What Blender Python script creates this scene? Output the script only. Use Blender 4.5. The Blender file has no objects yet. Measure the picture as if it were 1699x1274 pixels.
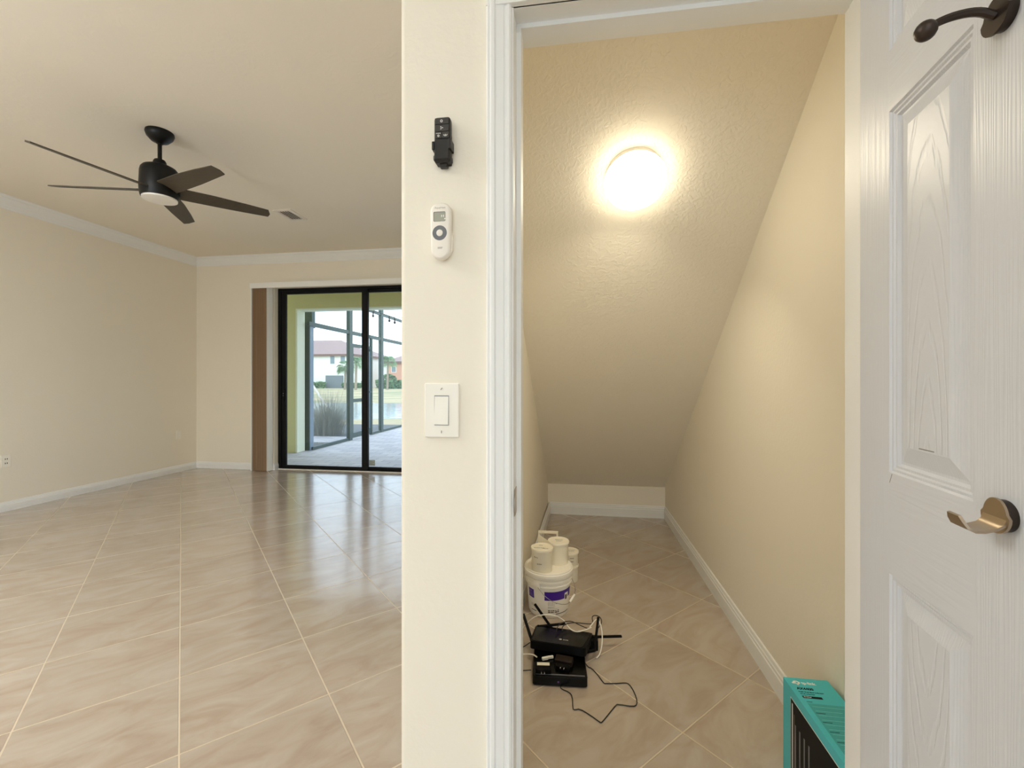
import bpy, bmesh, math, random
from math import sin, cos, pi, radians
from mathutils import Vector, Matrix, Euler
random.seed(7)
scene = bpy.context.scene
COL = scene.collection

# ------------------------------------------------------------------ materials
def lin(c):
    return tuple(((v/255.0)/12.92 if v/255.0 <= .04045 else ((v/255.0+.055)/1.055)**2.4) for v in c)
MATS = {}
def mat(name, rgb, rough=.5, metal=0., bump=None, var=None, emit=None, spec=.5, coat=0.):
    """rgb sRGB 0-255. bump=(kind, scale, distance[, stretch]); var=(scale, amount, stretch)"""
    m = bpy.data.materials.new(name); m.use_nodes = True
    nt = m.node_tree; N = nt.nodes; L = nt.links
    b = N['Principled BSDF']
    c = lin(rgb)
    b.inputs['Base Color'].default_value = (*c, 1)
    b.inputs['Roughness'].default_value = rough
    b.inputs['Metallic'].default_value = metal
    b.inputs['Specular IOR Level'].default_value = spec
    b.inputs['Coat Weight'].default_value = coat
    if emit:
        b.inputs['Emission Color'].default_value = (*emit[0], 1)
        b.inputs['Emission Strength'].default_value = emit[1]
    if bump or var:
        tc = N.new('ShaderNodeTexCoord')
    if bump:
        kind, sc, dist = bump[:3]
        st = bump[3] if len(bump) > 3 else (1, 1, 1)
        mp = N.new('ShaderNodeMapping'); mp.inputs['Scale'].default_value = st
        L.new(tc.outputs['Object'], mp.inputs['Vector'])
        bp = N.new('ShaderNodeBump'); bp.inputs['Distance'].default_value = dist
        bp.inputs['Strength'].default_value = 1.0
        if kind == 'noise':
            t = N.new('ShaderNodeTexNoise'); t.inputs['Scale'].default_value = sc
            t.inputs['Detail'].default_value = 3; out = t.outputs['Fac']
            L.new(mp.outputs[0], t.inputs['Vector'])
        elif kind == 'knock':
            t = N.new('ShaderNodeTexNoise'); t.inputs['Scale'].default_value = sc
            t.inputs['Detail'].default_value = 4; t.inputs['Distortion'].default_value = 1.2
            L.new(mp.outputs[0], t.inputs['Vector'])
            r = N.new('ShaderNodeValToRGB'); r.color_ramp.elements[0].position = .42; r.color_ramp.elements[1].position = .62
            L.new(t.outputs['Fac'], r.inputs[0]); out = r.outputs[0]
        elif kind == 'cathedral':
            mp.inputs['Location'].default_value = bump[4]
            t = N.new('ShaderNodeTexWave'); t.wave_type = 'RINGS'; t.rings_direction = 'SPHERICAL'; t.inputs['Scale'].default_value = sc
            t.inputs['Distortion'].default_value = 2.2; t.inputs['Detail'].default_value = 3; t.inputs['Detail Scale'].default_value = 2.5
            L.new(mp.outputs[0], t.inputs['Vector'])
            r = N.new('ShaderNodeValToRGB'); r.color_ramp.elements[0].position = .0; r.color_ramp.elements[1].position = .22
            L.new(t.outputs['Fac'], r.inputs[0]); out = r.outputs[0]
        elif kind == 'grain':
            t = N.new('ShaderNodeTexNoise'); t.inputs['Scale'].default_value = sc
            t.inputs['Detail'].default_value = 5; t.inputs['Distortion'].default_value = .6
            L.new(mp.outputs[0], t.inputs['Vector'])
            w = N.new('ShaderNodeTexWave'); w.inputs['Scale'].default_value = sc*.35
            w.inputs['Distortion'].default_value = 12; w.inputs['Detail'].default_value = 2
            L.new(mp.outputs[0], w.inputs['Vector'])
            a = N.new('ShaderNodeMath'); a.operation = 'ADD'
            L.new(t.outputs['Fac'], a.inputs[0]); L.new(w.outputs['Fac'], a.inputs[1]); out = a.outputs[0]
        L.new(out, bp.inputs['Height']); L.new(bp.outputs[0], b.inputs['Normal'])
    if var:
        sc, amt, st = var
        mp = N.new('ShaderNodeMapping'); mp.inputs['Scale'].default_value = st
        L.new(tc.outputs['Object'], mp.inputs['Vector'])
        t = N.new('ShaderNodeTexNoise'); t.inputs['Scale'].default_value = sc; t.inputs['Detail'].default_value = 4
        L.new(mp.outputs[0], t.inputs['Vector'])
        mx = N.new('ShaderNodeMix'); mx.data_type = 'RGBA'
        mx.inputs['A'].default_value = (*[v*(1-amt) for v in c], 1)
        mx.inputs['B'].default_value = (*[min(1, v*(1+amt)) for v in c], 1)
        L.new(t.outputs['Fac'], mx.inputs['Factor']); L.new(mx.outputs['Result'], b.inputs['Base Color'])
    MATS[name] = m
    return m

WALL = (235, 229, 215)
mat('wall_paint', WALL, .62, bump=('noise', 70, .0008), spec=.35)
mat('ceiling_paint', WALL, .7, bump=('knock', 16, .0003), spec=.2)
mat('slope_paint', WALL, .55, bump=('knock', 46, .0008), spec=.4)
mat('trim_white', (234, 235, 234), .42, spec=.4)
mat('door_vgrain', (202, 205, 211), .36, bump=('grain', 34, .00016, (5, 5, .16)), spec=.5)
mat('door_hgrain', (202, 205, 211), .36, bump=('grain', 34, .00016, (.16, 5, 5)), spec=.5)
mat('door_plain', (202, 205, 211), .42, spec=.35)
mat('door_panel_a', (202, 205, 211), .36, bump=('cathedral', 26, .0005, (1, 0, .13), (-.205, 0, -.13)), spec=.5)
mat('door_panel_b', (202, 205, 211), .36, bump=('cathedral', 26, .0005, (1, 0, .13), (-.505, 0, -.12)), spec=.5)
mat('plastic_white', (236, 232, 222), .35)
mat('plate_white', (240, 236, 226), .3)
mat('slot_dark', (40, 36, 32), .6)
mat('fan_black', (5, 5, 5), .4, spec=.3)
mat('fan_blade', (72, 64, 51), .5, var=(9, .25, (1, 8, 1)))
mat('lens_white', (240, 238, 232), .3)
mat('vent_white', (225, 220, 210), .45)
mat('duct_grey', (96, 90, 80), .6)
mat('frame_black', (8, 8, 8), .55, spec=.25)
mat('nickel', (176, 160, 140), .28, metal=1.)
mat('bronze_dark', (62, 52, 46), .4, metal=.7)
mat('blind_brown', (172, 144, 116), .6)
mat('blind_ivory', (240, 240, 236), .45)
mat('remote_black', (27, 24, 22), .42)
mat('remote_grey', (58, 55, 52), .42)
mat('print_white', (235, 235, 230), .5)
mat('remote_white', (240, 234, 224), .35)
mat('lcd', (168, 170, 156), .2)
mat('ring_grey', (112, 114, 118), .45)
mat('print_grey', (150, 146, 140), .5)
mat('rtr_black', (4, 4, 4), .25, spec=.2)
mat('rtr_matte', (5, 4, 4), .5, spec=.12)
mat('rtr_strip', (92, 92, 98), .4)
mat('adapter_brown', (34, 24, 18), .5, spec=.2)
mat('metal_pin', (205, 205, 205), .2, metal=1.)
mat('cord_black', (18, 16, 15), .5)
mat('cord_white', (232, 228, 216), .45)
mat('label_white', (226, 222, 205), .5)
mat('purple_dot', (92, 60, 130), .4)
mat('tub_white', (236, 230, 212), .4)
mat('bucket_white', (240, 236, 226), .38)
mat('purple', (62, 22, 140), .45)
mat('purple_pale', (120, 100, 165), .45)
mat('ink', (36, 34, 34), .5)
mat('ink_grey', (120, 118, 114), .5)
mat('wire', (150, 148, 142), .3, metal=1.)
mat('box_teal', (66, 188, 200), .42)
mat('box_teal_dark', (52, 160, 166), .42)
mat('box_line', (110, 205, 205), .42)
mat('box_dark', (8, 14, 16), .5, spec=.15)
mat('photo_brown', (66, 50, 44), .4)
mat('mulch', (104, 108, 110), .95, var=(14, .35, (1, 1, 1)))
mat('stucco_green', (204, 198, 142), .85, bump=('noise', 40, .003))
mat('stucco_white', (226, 230, 208), .8, bump=('noise', 40, .003))
mat('cage_green', (58, 80, 78), .45)
mat('cage_edge', (120, 140, 160), .4)
mat('grass_dry', (150, 150, 136), .8)
mat('hedge_green', (92, 128, 84), .9, var=(6, .35, (1, 1, 1)))
mat('palm_green', (120, 156, 112), .8)
mat('palm_trunk', (150, 140, 124), .9)
mat('house_white', (234, 238, 234), .85)
mat('house_pink', (206, 160, 138), .85)
mat('roof_tile', (158, 138, 136), .85, var=(3, .2, (1, 1, 6)))
mat('fascia', (120, 96, 86), .8)
mat('house_dark', (110, 122, 128), .5)
mat('house_glass', (120, 140, 150), .15)
mat('bulb_dark', (30, 28, 28), .5)
mat('bulb_glass', (220, 215, 200), .2)
mat('stake_wood', (214, 208, 196), .8)
mat('lamp_dome', (255, 250, 238), .4, emit=((1., .89, .68), 14.5))
mat('fill_panel_glow', (255, 250, 240), .4, emit=((1., .97, .92), 6.))  # glowing face of the added ceiling fill panels
mat('sticker', (150, 160, 150), .5)

def glass_mat(name, tint, gloss, opacity=0., diff=(200, 200, 200), fres=True):
    m = bpy.data.materials.new(name); m.use_nodes = True
    nt = m.node_tree; N = nt.nodes; L = nt.links; N.clear()
    o = N.new('ShaderNodeOutputMaterial'); t = N.new('ShaderNodeBsdfTransparent'); t.inputs[0].default_value = (*tint, 1)
    if opacity:
        d = N.new('ShaderNodeBsdfDiffuse'); d.inputs[0].default_value = (*lin(diff), 1)
        mx = N.new('ShaderNodeMixShader'); mx.inputs[0].default_value = opacity
        L.new(t.outputs[0], mx.inputs[1]); L.new(d.outputs[0], mx.inputs[2]); L.new(mx.outputs[0], o.inputs[0])
    else:
        g = N.new('ShaderNodeBsdfGlossy'); g.inputs['Roughness'].default_value = .02
        f = N.new('ShaderNodeFresnel'); f.inputs[0].default_value = 1.45
        mu = N.new('ShaderNodeMath'); mu.operation = 'MULTIPLY'; mu.inputs[1].default_value = gloss
        L.new(f.outputs[0], mu.inputs[0])
        mx = N.new('ShaderNodeMixShader'); L.new(mu.outputs[0], mx.inputs[0])
        L.new(t.outputs[0], mx.inputs[1]); L.new(g.outputs[0], mx.inputs[2]); L.new(mx.outputs[0], o.inputs[0])
    MATS[name] = m
glass_mat('glass', (.95, .98, .99), .8)
glass_mat('screen_mesh', (1, 1, 1), 0, .16, (150, 165, 175))

def tile_mat():
    m = bpy.data.materials.new('floor_tile'); m.use_nodes = True
    nt = m.node_tree; N = nt.nodes; L = nt.links; b = N['Principled BSDF']
    tc = N.new('ShaderNodeTexCoord'); sp = N.new('ShaderNodeSeparateXYZ'); L.new(tc.outputs['Object'], sp.inputs[0])
    def M(op, a, bb=None, c=None):
        n = N.new('ShaderNodeMath'); n.operation = op
        for i, v in enumerate((a, bb, c)):
            if v is None: continue
            if isinstance(v, (int, float)): n.inputs[i].default_value = v
            else: L.new(v, n.inputs[i])
        return n.outputs[0]
    X, Y = sp.outputs['X'], sp.outputs['Y']
    T = .459; s = .70710678/T
    p = M('ADD', M('MULTIPLY', M('ADD', X, Y), s), .008/T + 20)
    q = M('ADD', M('MULTIPLY', M('SUBTRACT', Y, X), s), -.400/T + 20)
    def edge(v):
        f = M('FRACT', v); d = M('MINIMUM', f, M('SUBTRACT', 1., f)); return M('MULTIPLY', d, T)
    d = M('MINIMUM', edge(p), edge(q))
    gr = N.new('ShaderNodeMapRange'); gr.inputs['From Min'].default_value = .0020; gr.inputs['From Max'].default_value = .0034
    L.new(d, gr.inputs['Value'])
    cb = N.new('ShaderNodeCombineXYZ'); L.new(M('FLOOR', p), cb.inputs[0]); L.new(M('FLOOR', q), cb.inputs[1])
    wn = N.new('ShaderNodeTexWhiteNoise'); wn.noise_dimensions = '3D'; L.new(cb.outputs[0], wn.inputs['Vector'])
    # streaky veins that run along one tile axis, shifted from tile to tile
    off = N.new('ShaderNodeVectorMath'); off.operation = 'SCALE'; L.new(wn.outputs['Color'], off.inputs[0]); off.inputs['Scale'].default_value = 7.
    cv = N.new('ShaderNodeCombineXYZ'); L.new(M('MULTIPLY', p, 1.15), cv.inputs[0]); L.new(M('MULTIPLY', q, 2.7), cv.inputs[1])
    ad = N.new('ShaderNodeVectorMath'); L.new(cv.outputs[0], ad.inputs[0]); L.new(off.outputs[0], ad.inputs[1])
    ns = N.new('ShaderNodeTexNoise'); ns.inputs['Scale'].default_value = 1.3; ns.inputs['Detail'].default_value = 6; ns.inputs['Distortion'].default_value = 1.3; ns.inputs['Roughness'].default_value = .58
    L.new(ad.outputs[0], ns.inputs['Vector'])
    rp = N.new('ShaderNodeValToRGB')
    e = rp.color_ramp.elements
    e[0].position = .30; e[0].color = (*lin((170, 152, 136)), 1)
    e[1].position = .66; e[1].color = (*lin((186, 175, 162)), 1)
    k = rp.color_ramp.elements.new(.48); k.color = (*lin((179, 165, 149)), 1)
    L.new(ns.outputs['Fac'], rp.inputs[0])
    tv = N.new('ShaderNodeMix'); tv.data_type = 'RGBA'; tv.blend_type = 'MULTIPLY'; tv.inputs['Factor'].default_value = 1.
    L.new(rp.outputs[0], tv.inputs['A'])
    mr = N.new('ShaderNodeMapRange'); mr.inputs['To Min'].default_value = .94; mr.inputs['To Max'].default_value = 1.03
    L.new(wn.outputs['Value'], mr.inputs['Value'])
    cc = N.new('ShaderNodeCombineColor'); [L.new(mr.outputs[0], cc.inputs[i]) for i in range(3)]
    L.new(cc.outputs[0], tv.inputs['B'])
    mx = N.new('ShaderNodeMix'); mx.data_type = 'RGBA'; mx.inputs['A'].default_value = (*lin((204, 188, 163)), 1)
    L.new(gr.outputs[0], mx.inputs['Factor']); L.new(tv.outputs['Result'], mx.inputs['B'])
    L.new(mx.outputs['Result'], b.inputs['Base Color']); b.inputs['Specular IOR Level'].default_value = 1.; b.inputs['Coat Weight'].default_value = .35; b.inputs['Coat Roughness'].default_value = .2
    rr = N.new('ShaderNodeMapRange'); rr.inputs['To Min'].default_value = .8; rr.inputs['To Max'].default_value = .15
    L.new(gr.outputs[0], rr.inputs['Value']); L.new(rr.outputs[0], b.inputs['Roughness'])
    bp = N.new('ShaderNodeBump'); bp.inputs['Distance'].default_value = .0015; L.new(gr.outputs[0], bp.inputs['Height'])
    L.new(bp.outputs[0], b.inputs['Normal'])
    MATS['floor_tile'] = m
tile_mat()

def paver_mat():
    m = mat('pavers', (200, 200, 204), .75)
    nt = m.node_tree; N = nt.nodes; L = nt.links; b = N['Principled BSDF']
    tc = N.new('ShaderNodeTexCoord'); br = N.new('ShaderNodeTexBrick')
    br.inputs['Scale'].default_value = 1.; br.inputs['Brick Width'].default_value = .32; br.inputs['Row Height'].default_value = .16
    br.inputs['Mortar Size'].default_value = .006
    br.inputs['Color1'].default_value = (*lin((206, 204, 208)), 1); br.inputs['Color2'].default_value = (*lin((186, 184, 192)), 1)
    br.inputs['Mortar'].default_value = (*lin((150, 150, 156)), 1)
    L.new(tc.outputs['Object'], br.inputs['Vector']); L.new(br.outputs['Color'], b.inputs['Base Color'])
paver_mat()

def lawn_mat():
    m = mat('lawn', (170, 168, 128), .95)
    nt = m.node_tree; N = nt.nodes; L = nt.links; b = N['Principled BSDF']
    tc = N.new('ShaderNodeTexCoord'); t = N.new('ShaderNodeTexNoise'); t.inputs['Scale'].default_value = .22; t.inputs['Detail'].default_value = 5
    r = N.new('ShaderNodeValToRGB'); e = r.color_ramp.elements
    e[0].position = .38; e[0].color = (*lin((150, 156, 116)), 1); e[1].position = .62; e[1].color = (*lin((196, 178, 142)), 1)
    L.new(tc.outputs['Object'], t.inputs['Vector']); L.new(t.outputs['Fac'], r.inputs[0]); L.new(r.outputs[0], b.inputs['Base Color'])
lawn_mat()
mat('water', (176, 196, 206), .08, bump=('noise', 3, .01))

# ------------------------------------------------------------------ mesh builder
WM = {}   # world matrices of objects by name
def setp(o, label=None, cat=None, group=None, kind=None):
    if label: o['label'] = label
    if cat: o['category'] = cat
    if group: o['group'] = group
    if kind: o['kind'] = kind
    return o
def empty(name, loc, rz=0., label=None, cat=None, group=None, kind=None, rot=None):
    o = bpy.data.objects.new(name, None); COL.objects.link(o)
    o.empty_display_size = .05
    o.location = loc
    e = Euler(rot) if rot else Euler((0, 0, rz))
    o.rotation_euler = e
    WM[o.name] = Matrix.Translation(loc) @ e.to_matrix().to_4x4()
    return setp(o, label, cat, group, kind)
def axm(origin, z, xhint=(1, 0, 0)):
    z = Vector(z).normalized(); x = Vector(xhint); x = (x - z*x.dot(z))
    if x.length < 1e-5: x = Vector((0, 1, 0)); x = x - z*x.dot(z)
    x.normalize(); y = z.cross(x)
    M = Matrix((x, y, z)).transposed().to_4x4(); M.translation = Vector(origin); return M
class B:
    def __init__(s): s.v = []; s.f = []
    def add(s, vs, fs, M=None):
        n = len(s.v)
        s.v += [(M @ Vector(v)) if M else Vector(v) for v in vs]
        s.f += [tuple(i+n for i in f) for f in fs]; return s
    def box(s, a, b, M=None):
        x0, y0, z0 = [min(p, q) for p, q in zip(a, b)]; x1, y1, z1 = [max(p, q) for p, q in zip(a, b)]
        vs = [(x0,y0,z0),(x1,y0,z0),(x1,y1,z0),(x0,y1,z0),(x0,y0,z1),(x1,y0,z1),(x1,y1,z1),(x0,y1,z1)]
        return s.add(vs, [(0,3,2,1),(4,5,6,7),(0,1,5,4),(1,2,6,5),(2,3,7,6),(3,0,4,7)], M)
    def rbox(s, a, b, r, M=None, seg=3, bev=0.):
        """box with rounded vertical corners, optional chamfered rims"""
        x0, y0, z0 = a; x1, y1, z1 = b
        def ring(z, ins):
            pts = []
            rr = max(r-ins, 1e-4)
            for cx_, cy_, a0 in ((x1-r, y1-r, 0), (x0+r, y1-r, pi/2), (x0+r, y0+r, pi), (x1-r, y0+r, 3*pi/2)):
                for k in range(seg+1):
                    t = a0+pi/2*k/seg; pts.append((cx_+rr*cos(t), cy_+rr*sin(t), z))
            return pts
        rings = [ring(z0, bev), ring(z0+bev, 0), ring(z1-bev, 0), ring(z1, bev)] if bev else [ring(z0, 0), ring(z1, 0)]
        return s.loft(rings, M)
    def loft(s, rings, M=None, cap=True, close=True):
        n = len(rings[0]); vs = [p for r in rings for p in r]; fs = []
        for i in range(len(rings)-1):
            for j in range(n if close else n-1):
                k = (j+1) % n
                fs.append((i*n+j, i*n+k, (i+1)*n+k, (i+1)*n+j))
        if cap:
            fs.append(tuple(reversed(range(n)))); fs.append(tuple((len(rings)-1)*n+j for j in range(n)))
        return s.add(vs, fs, M)
    def lathe(s, prof, M=None, seg=32, cap=True):
        rings = [[(max(r, 1e-5)*cos(2*pi*k/seg), max(r, 1e-5)*sin(2*pi*k/seg), z) for k in range(seg)] for r, z in prof]
        return s.loft(rings, M, cap)
    def cyl(s, p0, p1, r0, r1=None, seg=16):
        p0 = Vector(p0); p1 = Vector(p1); L = (p1-p0).length
        return s.lathe([(r0, 0), (r1 if r1 is not None else r0, L)], axm(p0, p1-p0), seg)
    def prism(s, poly, h0, h1, M=None):
        """poly in xy, extruded in z"""
        return s.loft([[(x, y, h0) for x, y in poly], [(x, y, h1) for x, y in poly]], M)
    def tube(s, pts, r, seg=8, smooth=0):
        P = [Vector(p) for p in pts]
        for _ in range(smooth):
            Q = [P[0]]
            for a, b in zip(P[:-1], P[1:]): Q += [a*.75+b*.25, a*.25+b*.75]
            Q.append(P[-1]); P = Q
        rings = []; up = Vector((0, 0, 1))
        for i, p in enumerate(P):
            t = (P[min(i+1, len(P)-1)]-P[max(i-1, 0)]).normalized()
            x = up.cross(t)
            if x.length < 1e-3: x = Vector((1, 0, 0)).cross(t)
            x.normalize(); y = t.cross(x)
            rings.append([p + x*r*cos(2*pi*k/seg) + y*r*sin(2*pi*k/seg) for k in range(seg)])
        return s.loft(rings)
    def sphere(s, c, r, seg=16, sz=1.):
        return s.lathe([(r*sin(pi*i/10), -r*sz*cos(pi*i/10)) for i in range(11)], Matrix.Translation(c), seg)
    def build(s, name, m, parent=None, local=False, smooth=35, bevel=0., mats=None, fm=None, **kw):
        me = bpy.data.meshes.new(name)
        if parent is not None and not local:
            inv = WM[parent.name].inverted(); vs = [inv @ v for v in s.v]; W = WM[parent.name]; loc = None
        elif parent is not None: vs = s.v; W = WM[parent.name]; loc = None
        else:
            lo = [min(v[i] for v in s.v) for i in range(3)]; hi = [max(v[i] for v in s.v) for i in range(3)]
            loc = Vector(((lo[0]+hi[0])/2, (lo[1]+hi[1])/2, lo[2]))
            if kw.get('kind') == 'structure': loc = Vector((0, 0, 0))
            vs = [v-loc for v in s.v]; W = Matrix.Translation(loc)
        me.from_pydata([tuple(v) for v in vs], [], s.f); me.update()
        bm = bmesh.new(); bm.from_mesh(me); bmesh.ops.recalc_face_normals(bm, faces=bm.faces)
        if bevel:
            es = [e for e in bm.edges if len(e.link_faces) == 2 and e.calc_face_angle(0) > .6]
            bmesh.ops.bevel(bm, geom=es, offset=bevel, segments=2, profile=.7, affect='EDGES')
        bm.to_mesh(me); bm.free()
        if smooth:
            me.shade_smooth(); me.set_sharp_from_angle(angle=radians(smooth))
        for mm in (mats or [m]): me.materials.append(MATS[mm])
        if fm:
            for i, p in enumerate(me.polygons): p.material_index = fm(p)
        o = bpy.data.objects.new(name, me); COL.objects.link(o)
        if parent is not None: o.parent = parent
        else: o.location = loc
        WM[o.name] = W
        return setp(o, kw.get('label'), kw.get('cat'), kw.get('group'), kw.get('kind'))
def text_part(name, txt, size, M, m, parent, local=False, align='CENTER', depth=.0003, bold=0.):
    cu = bpy.data.curves.new(name, 'FONT'); cu.body = txt; cu.size = size; cu.align_x = align; cu.align_y = 'CENTER'
    cu.extrude = depth; cu.offset = bold; cu.resolution_u = 3
    t = bpy.data.objects.new(name+'_tmp', cu); COL.objects.link(t)
    bpy.context.view_layer.update()
    dg = bpy.context.evaluated_depsgraph_get(); me0 = t.evaluated_get(dg).to_mesh()
    b = B(); b.add([tuple(v.co) for v in me0.vertices], [tuple(p.vertices) for p in me0.polygons], M)
    t.evaluated_get(dg).to_mesh_clear(); bpy.data.objects.remove(t); bpy.data.curves.remove(cu)
    return b.build(name, m, parent, local, smooth=0)
def struct(b, name, m, **kw): return b.build(name, m, kind='structure', smooth=kw.pop('smooth', 0), **kw)
def dup(o, parent=None):
    c = o.copy(); COL.objects.link(c)
    if parent is not None: c.parent = parent
    WM[c.name] = WM[o.name].copy()
    for ch in list(o.children): dup(ch, c)
    return c

# ------------------------------------------------------------------ room shell
XL, XR, YB, YH = -5.20, 3.0, 5.43, -3.6        # left wall, hall right, back wall, hall back
ZC = 2.89
D0, D1 = .98, 1.10                             # faces of the closet front wall
JL, JR = -.138, .605                           # door jamb faces
PX = -.406                                     # end of partition
CB = 4.015                                     # closet back wall
def clx(y): return -.288 + (y-2.4)*.030        # closet left wall face
CR = .773
SL = .785
def slz(y): return .27 + SL*(CB-y)

struct(B().box((XL-.15, YH-.15, -.08), (XR+.15, 5.62, 0)), 'floor', 'floor_tile')
struct(B().box((XL-.15, YH-.15, ZC), (XR+.15, 5.62, ZC+.12)), 'ceiling', 'ceiling_paint')
struct(B().box((XL-.15, YH-.15, 0), (XL, 5.62, ZC)), 'wall_left', 'wall_paint')
struct(B().box((XR, YH-.15, 0), (XR+.15, 5.62, ZC)), 'wall_right', 'wall_paint')
struct(B().box((XL, YH-.15, 0), (-3.6, YH, ZC)).box((1.6, YH-.15, 0), (XR, YH, ZC)).box((-3.6, YH-.15, 0), (1.6, YH, .25)).box((-3.6, YH-.15, 2.45), (1.6, YH, ZC)), 'wall_front', 'wall_paint')
wf = B()
for x in (-3.6, -1.9, -.1, 1.55): wf.box((x, YH-.10, .25), (x+.05, YH-.04, 2.45))
wf.box((-3.6, YH-.10, .25), (1.6, YH-.04, .31)).box((-3.6, YH-.10, 2.39), (1.6, YH-.04, 2.45))
win = struct(wf, 'window_added', 'trim_white')  # unseen window added behind the camera to let fill light in
B().box((-3.55, YH-.075, .31), (1.55, YH-.070, 2.39)).build('pane', 'glass', win, smooth=0)
wl = bpy.data.lights.new('window_fill', 'AREA'); wl.shape = 'RECTANGLE'; wl.size = 5.1; wl.size_y = 2.1; wl.energy = 6.5; wl.color = (.78, .89, 1.)  # area light added outside the glass as fill from behind the camera
wo = bpy.data.objects.new('window_fill', wl); COL.objects.link(wo); wo.location = (-1., YH-.25, 1.35); wo.rotation_euler = (radians(90), 0, 0)
DX0, DX1, DZ = -4.02, -.80, 2.455              # sliding door opening
struct(B().box((XL, YB, 0), (DX0, 5.62, ZC)).box((DX0, YB, DZ), (DX1, 5.62, ZC)).box((DX1, YB, 0), (PX, 5.62, ZC)), 'wall_back', 'wall_paint')
# partition between living room and closet: rounded outer corner, slightly splayed inner face
b = B()
rc = .015
poly = [(PX+rc, D0)] + [(PX+rc-rc*sin(t), D0+rc-rc*cos(t)) for t in [pi/2*k/5 for k in range(1, 6)]] + [(PX, 5.62), (clx(5.0)-.0, 5.62), (clx(D1), D1), (JL-.02, D1), (JL-.02, D0)]
b.prism(poly, 0, ZC)
struct(b, 'wall_partition', 'wall_paint', smooth=40)
# over the closet door and right of it
struct(B().box((JL-.02, D0, 2.05), (JR+.02, D1, ZC)).box((JR+.02, D0, 0), (XR, D1, ZC)), 'wall_closet_front', 'wall_paint')
struct(B().box((CR, D1, 0), (CR+.12, CB+.12, ZC)), 'wall_closet_right', 'wall_paint')
struct(B().box((clx(CB)-.1, CB, 0), (CR, CB+.12, 1.2)), 'wall_closet_back', 'wall_paint')
yt = D1
struct(B().loft([[(-.42, y, z) for y, z in ((yt, slz(yt)), (CB+.1, slz(CB+.1)), (CB+.1, slz(CB+.1)+.15), (yt, slz(yt)+.15))],
                 [(CR+.1, y, z) for y, z in ((yt, slz(yt)), (CB+.1, slz(CB+.1)), (CB+.1, slz(CB+.1)+.15), (yt, slz(yt)+.15))]]), 'ceiling_sloped', 'slope_paint')

# baseboards: profile (offset from wall, z)
def baseboard(name, p0, p1, nrm, h=.088):
    p0 = Vector((*p0, 0)); p1 = Vector((*p1, 0)); n = Vector((*nrm, 0))
    prof = [(0, 0), (.014, 0), (.014, h*.66), (.011, h*.70), (.011, h*.80), (.008, h*.84), (.006, h*.97), (.002, h), (0, h)]
    b = B().loft([[p0 + n*o + Vector((0, 0, z)) for o, z in prof], [p1 + n*o + Vector((0, 0, z)) for o, z in prof]])
    struct(b, name, 'trim_white')
baseboard('baseboard_left', (XL, YH), (XL, YB), (1, 0))
baseboard('baseboard_back', (XL+.012, YB), (DX0, YB), (0, -1))
baseboard('baseboard_door_return', (DX0, YB-.013), (DX0, 5.50), (1, 0))
baseboard('baseboard_partition', (PX+.004, D0), (JL-.060, D0), (0, -1))
baseboard('baseboard_partition_side', (PX, D0+.004), (PX, YB), (-1, 0))
baseboard('baseboard_hall', (JR+.060, D0), (XR, D0), (0, -1))
baseboard('baseboard_closet_back', (clx(CB), CB), (CR, CB), (0, -1), .105)
baseboard('baseboard_closet_right', (CR, D1), (CR, CB-.012), (-1, 0), .105)
dv = Vector((clx(CB)-clx(D1), CB-D1)).normalized()
baseboard('baseboard_closet_left', (clx(D1), D1), (clx(CB-.012), CB-.012), (dv.y, -dv.x), .105)

# crown moulding
def crown(name, p0, p1, nrm, ang0=0., ang1=0.):
    p0 = Vector((*p0, 0)); p1 = Vector((*p1, 0)); n = Vector((*nrm, 0)); t = (p1-p0).normalized()
    prof = [(0, 0), (.008, 0), (.012, -.008+.02), (.022, .022), (.030, .034), (.048, .052), (.062, .072), (.070, .082), (.082, .088), (.088, .096), (.09, .108), (0, .108)]
    r0 = [p0 + n*o + t*(o*ang0) + Vector((0, 0, ZC-.108+z)) for o, z in prof]
    r1 = [p1 + n*o - t*(o*ang1) + Vector((0, 0, ZC-.108+z)) for o, z in prof]
    struct(B().loft([r0, r1]), name, 'trim_white')
crown('trim_1', (XL, YH), (XL, YB), (1, 0), 0, 1)
crown('trim_2', (XL, YB), (PX, YB), (0, -1), 1, 0)

# door casing + jambs
def casing(name, x_in, x_out):
    s = 1 if x_out > x_in else -1; w = abs(x_out-x_in)
    prof = [(0, 0), (0, .010), (.004, .013), (.010, .013), (.012, .0105), (.015, .0105), (.017, .013), (.034, .015), (.037, .018), (.044, .0185), (.047, .0155), (.052, .0165), (w, .012), (w, 0)]
    pl = [(x_in+s*a, D0-d) for a, d in prof]
    struct(B().prism(pl, 0, 2.09), name, 'trim_white', smooth=30)
casing('trim_3', JL-.004, JL-.004-.056)
casing('trim_4', JR+.004, JR+.06)
struct(B().box((JL-.0595, D0-.016, 2.035), (JR+.0595, D0, 2.09)), 'trim_5', 'trim_white')
jb = B().box((JL-.02, D0-.003, 0), (JL, D1+.002, 2.035)).box((JR, D0-.003, 0), (JR+.02, D1+.002, 2.035)).box((JL, D0-.003, 2.035), (JR, D1+.002, 2.05))
jb.box((JL, D0+.045, 0), (JL+.011, D0+.085, 2.035)).box((JR-.011, D0+.045, 0), (JR, D0+.085, 2.035)).box((JL+.011, D0+.045, 2.024), (JR-.011, D0+.085, 2.035))
jamb = struct(jb, 'trim_6', 'trim_white')
sp = B()
pl = [(.0, -.014), (.010, -.024), (.0, .034)]
sp.box((JL, D0+.004, .895), (JL+.0015, D0+.040, .955))
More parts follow.
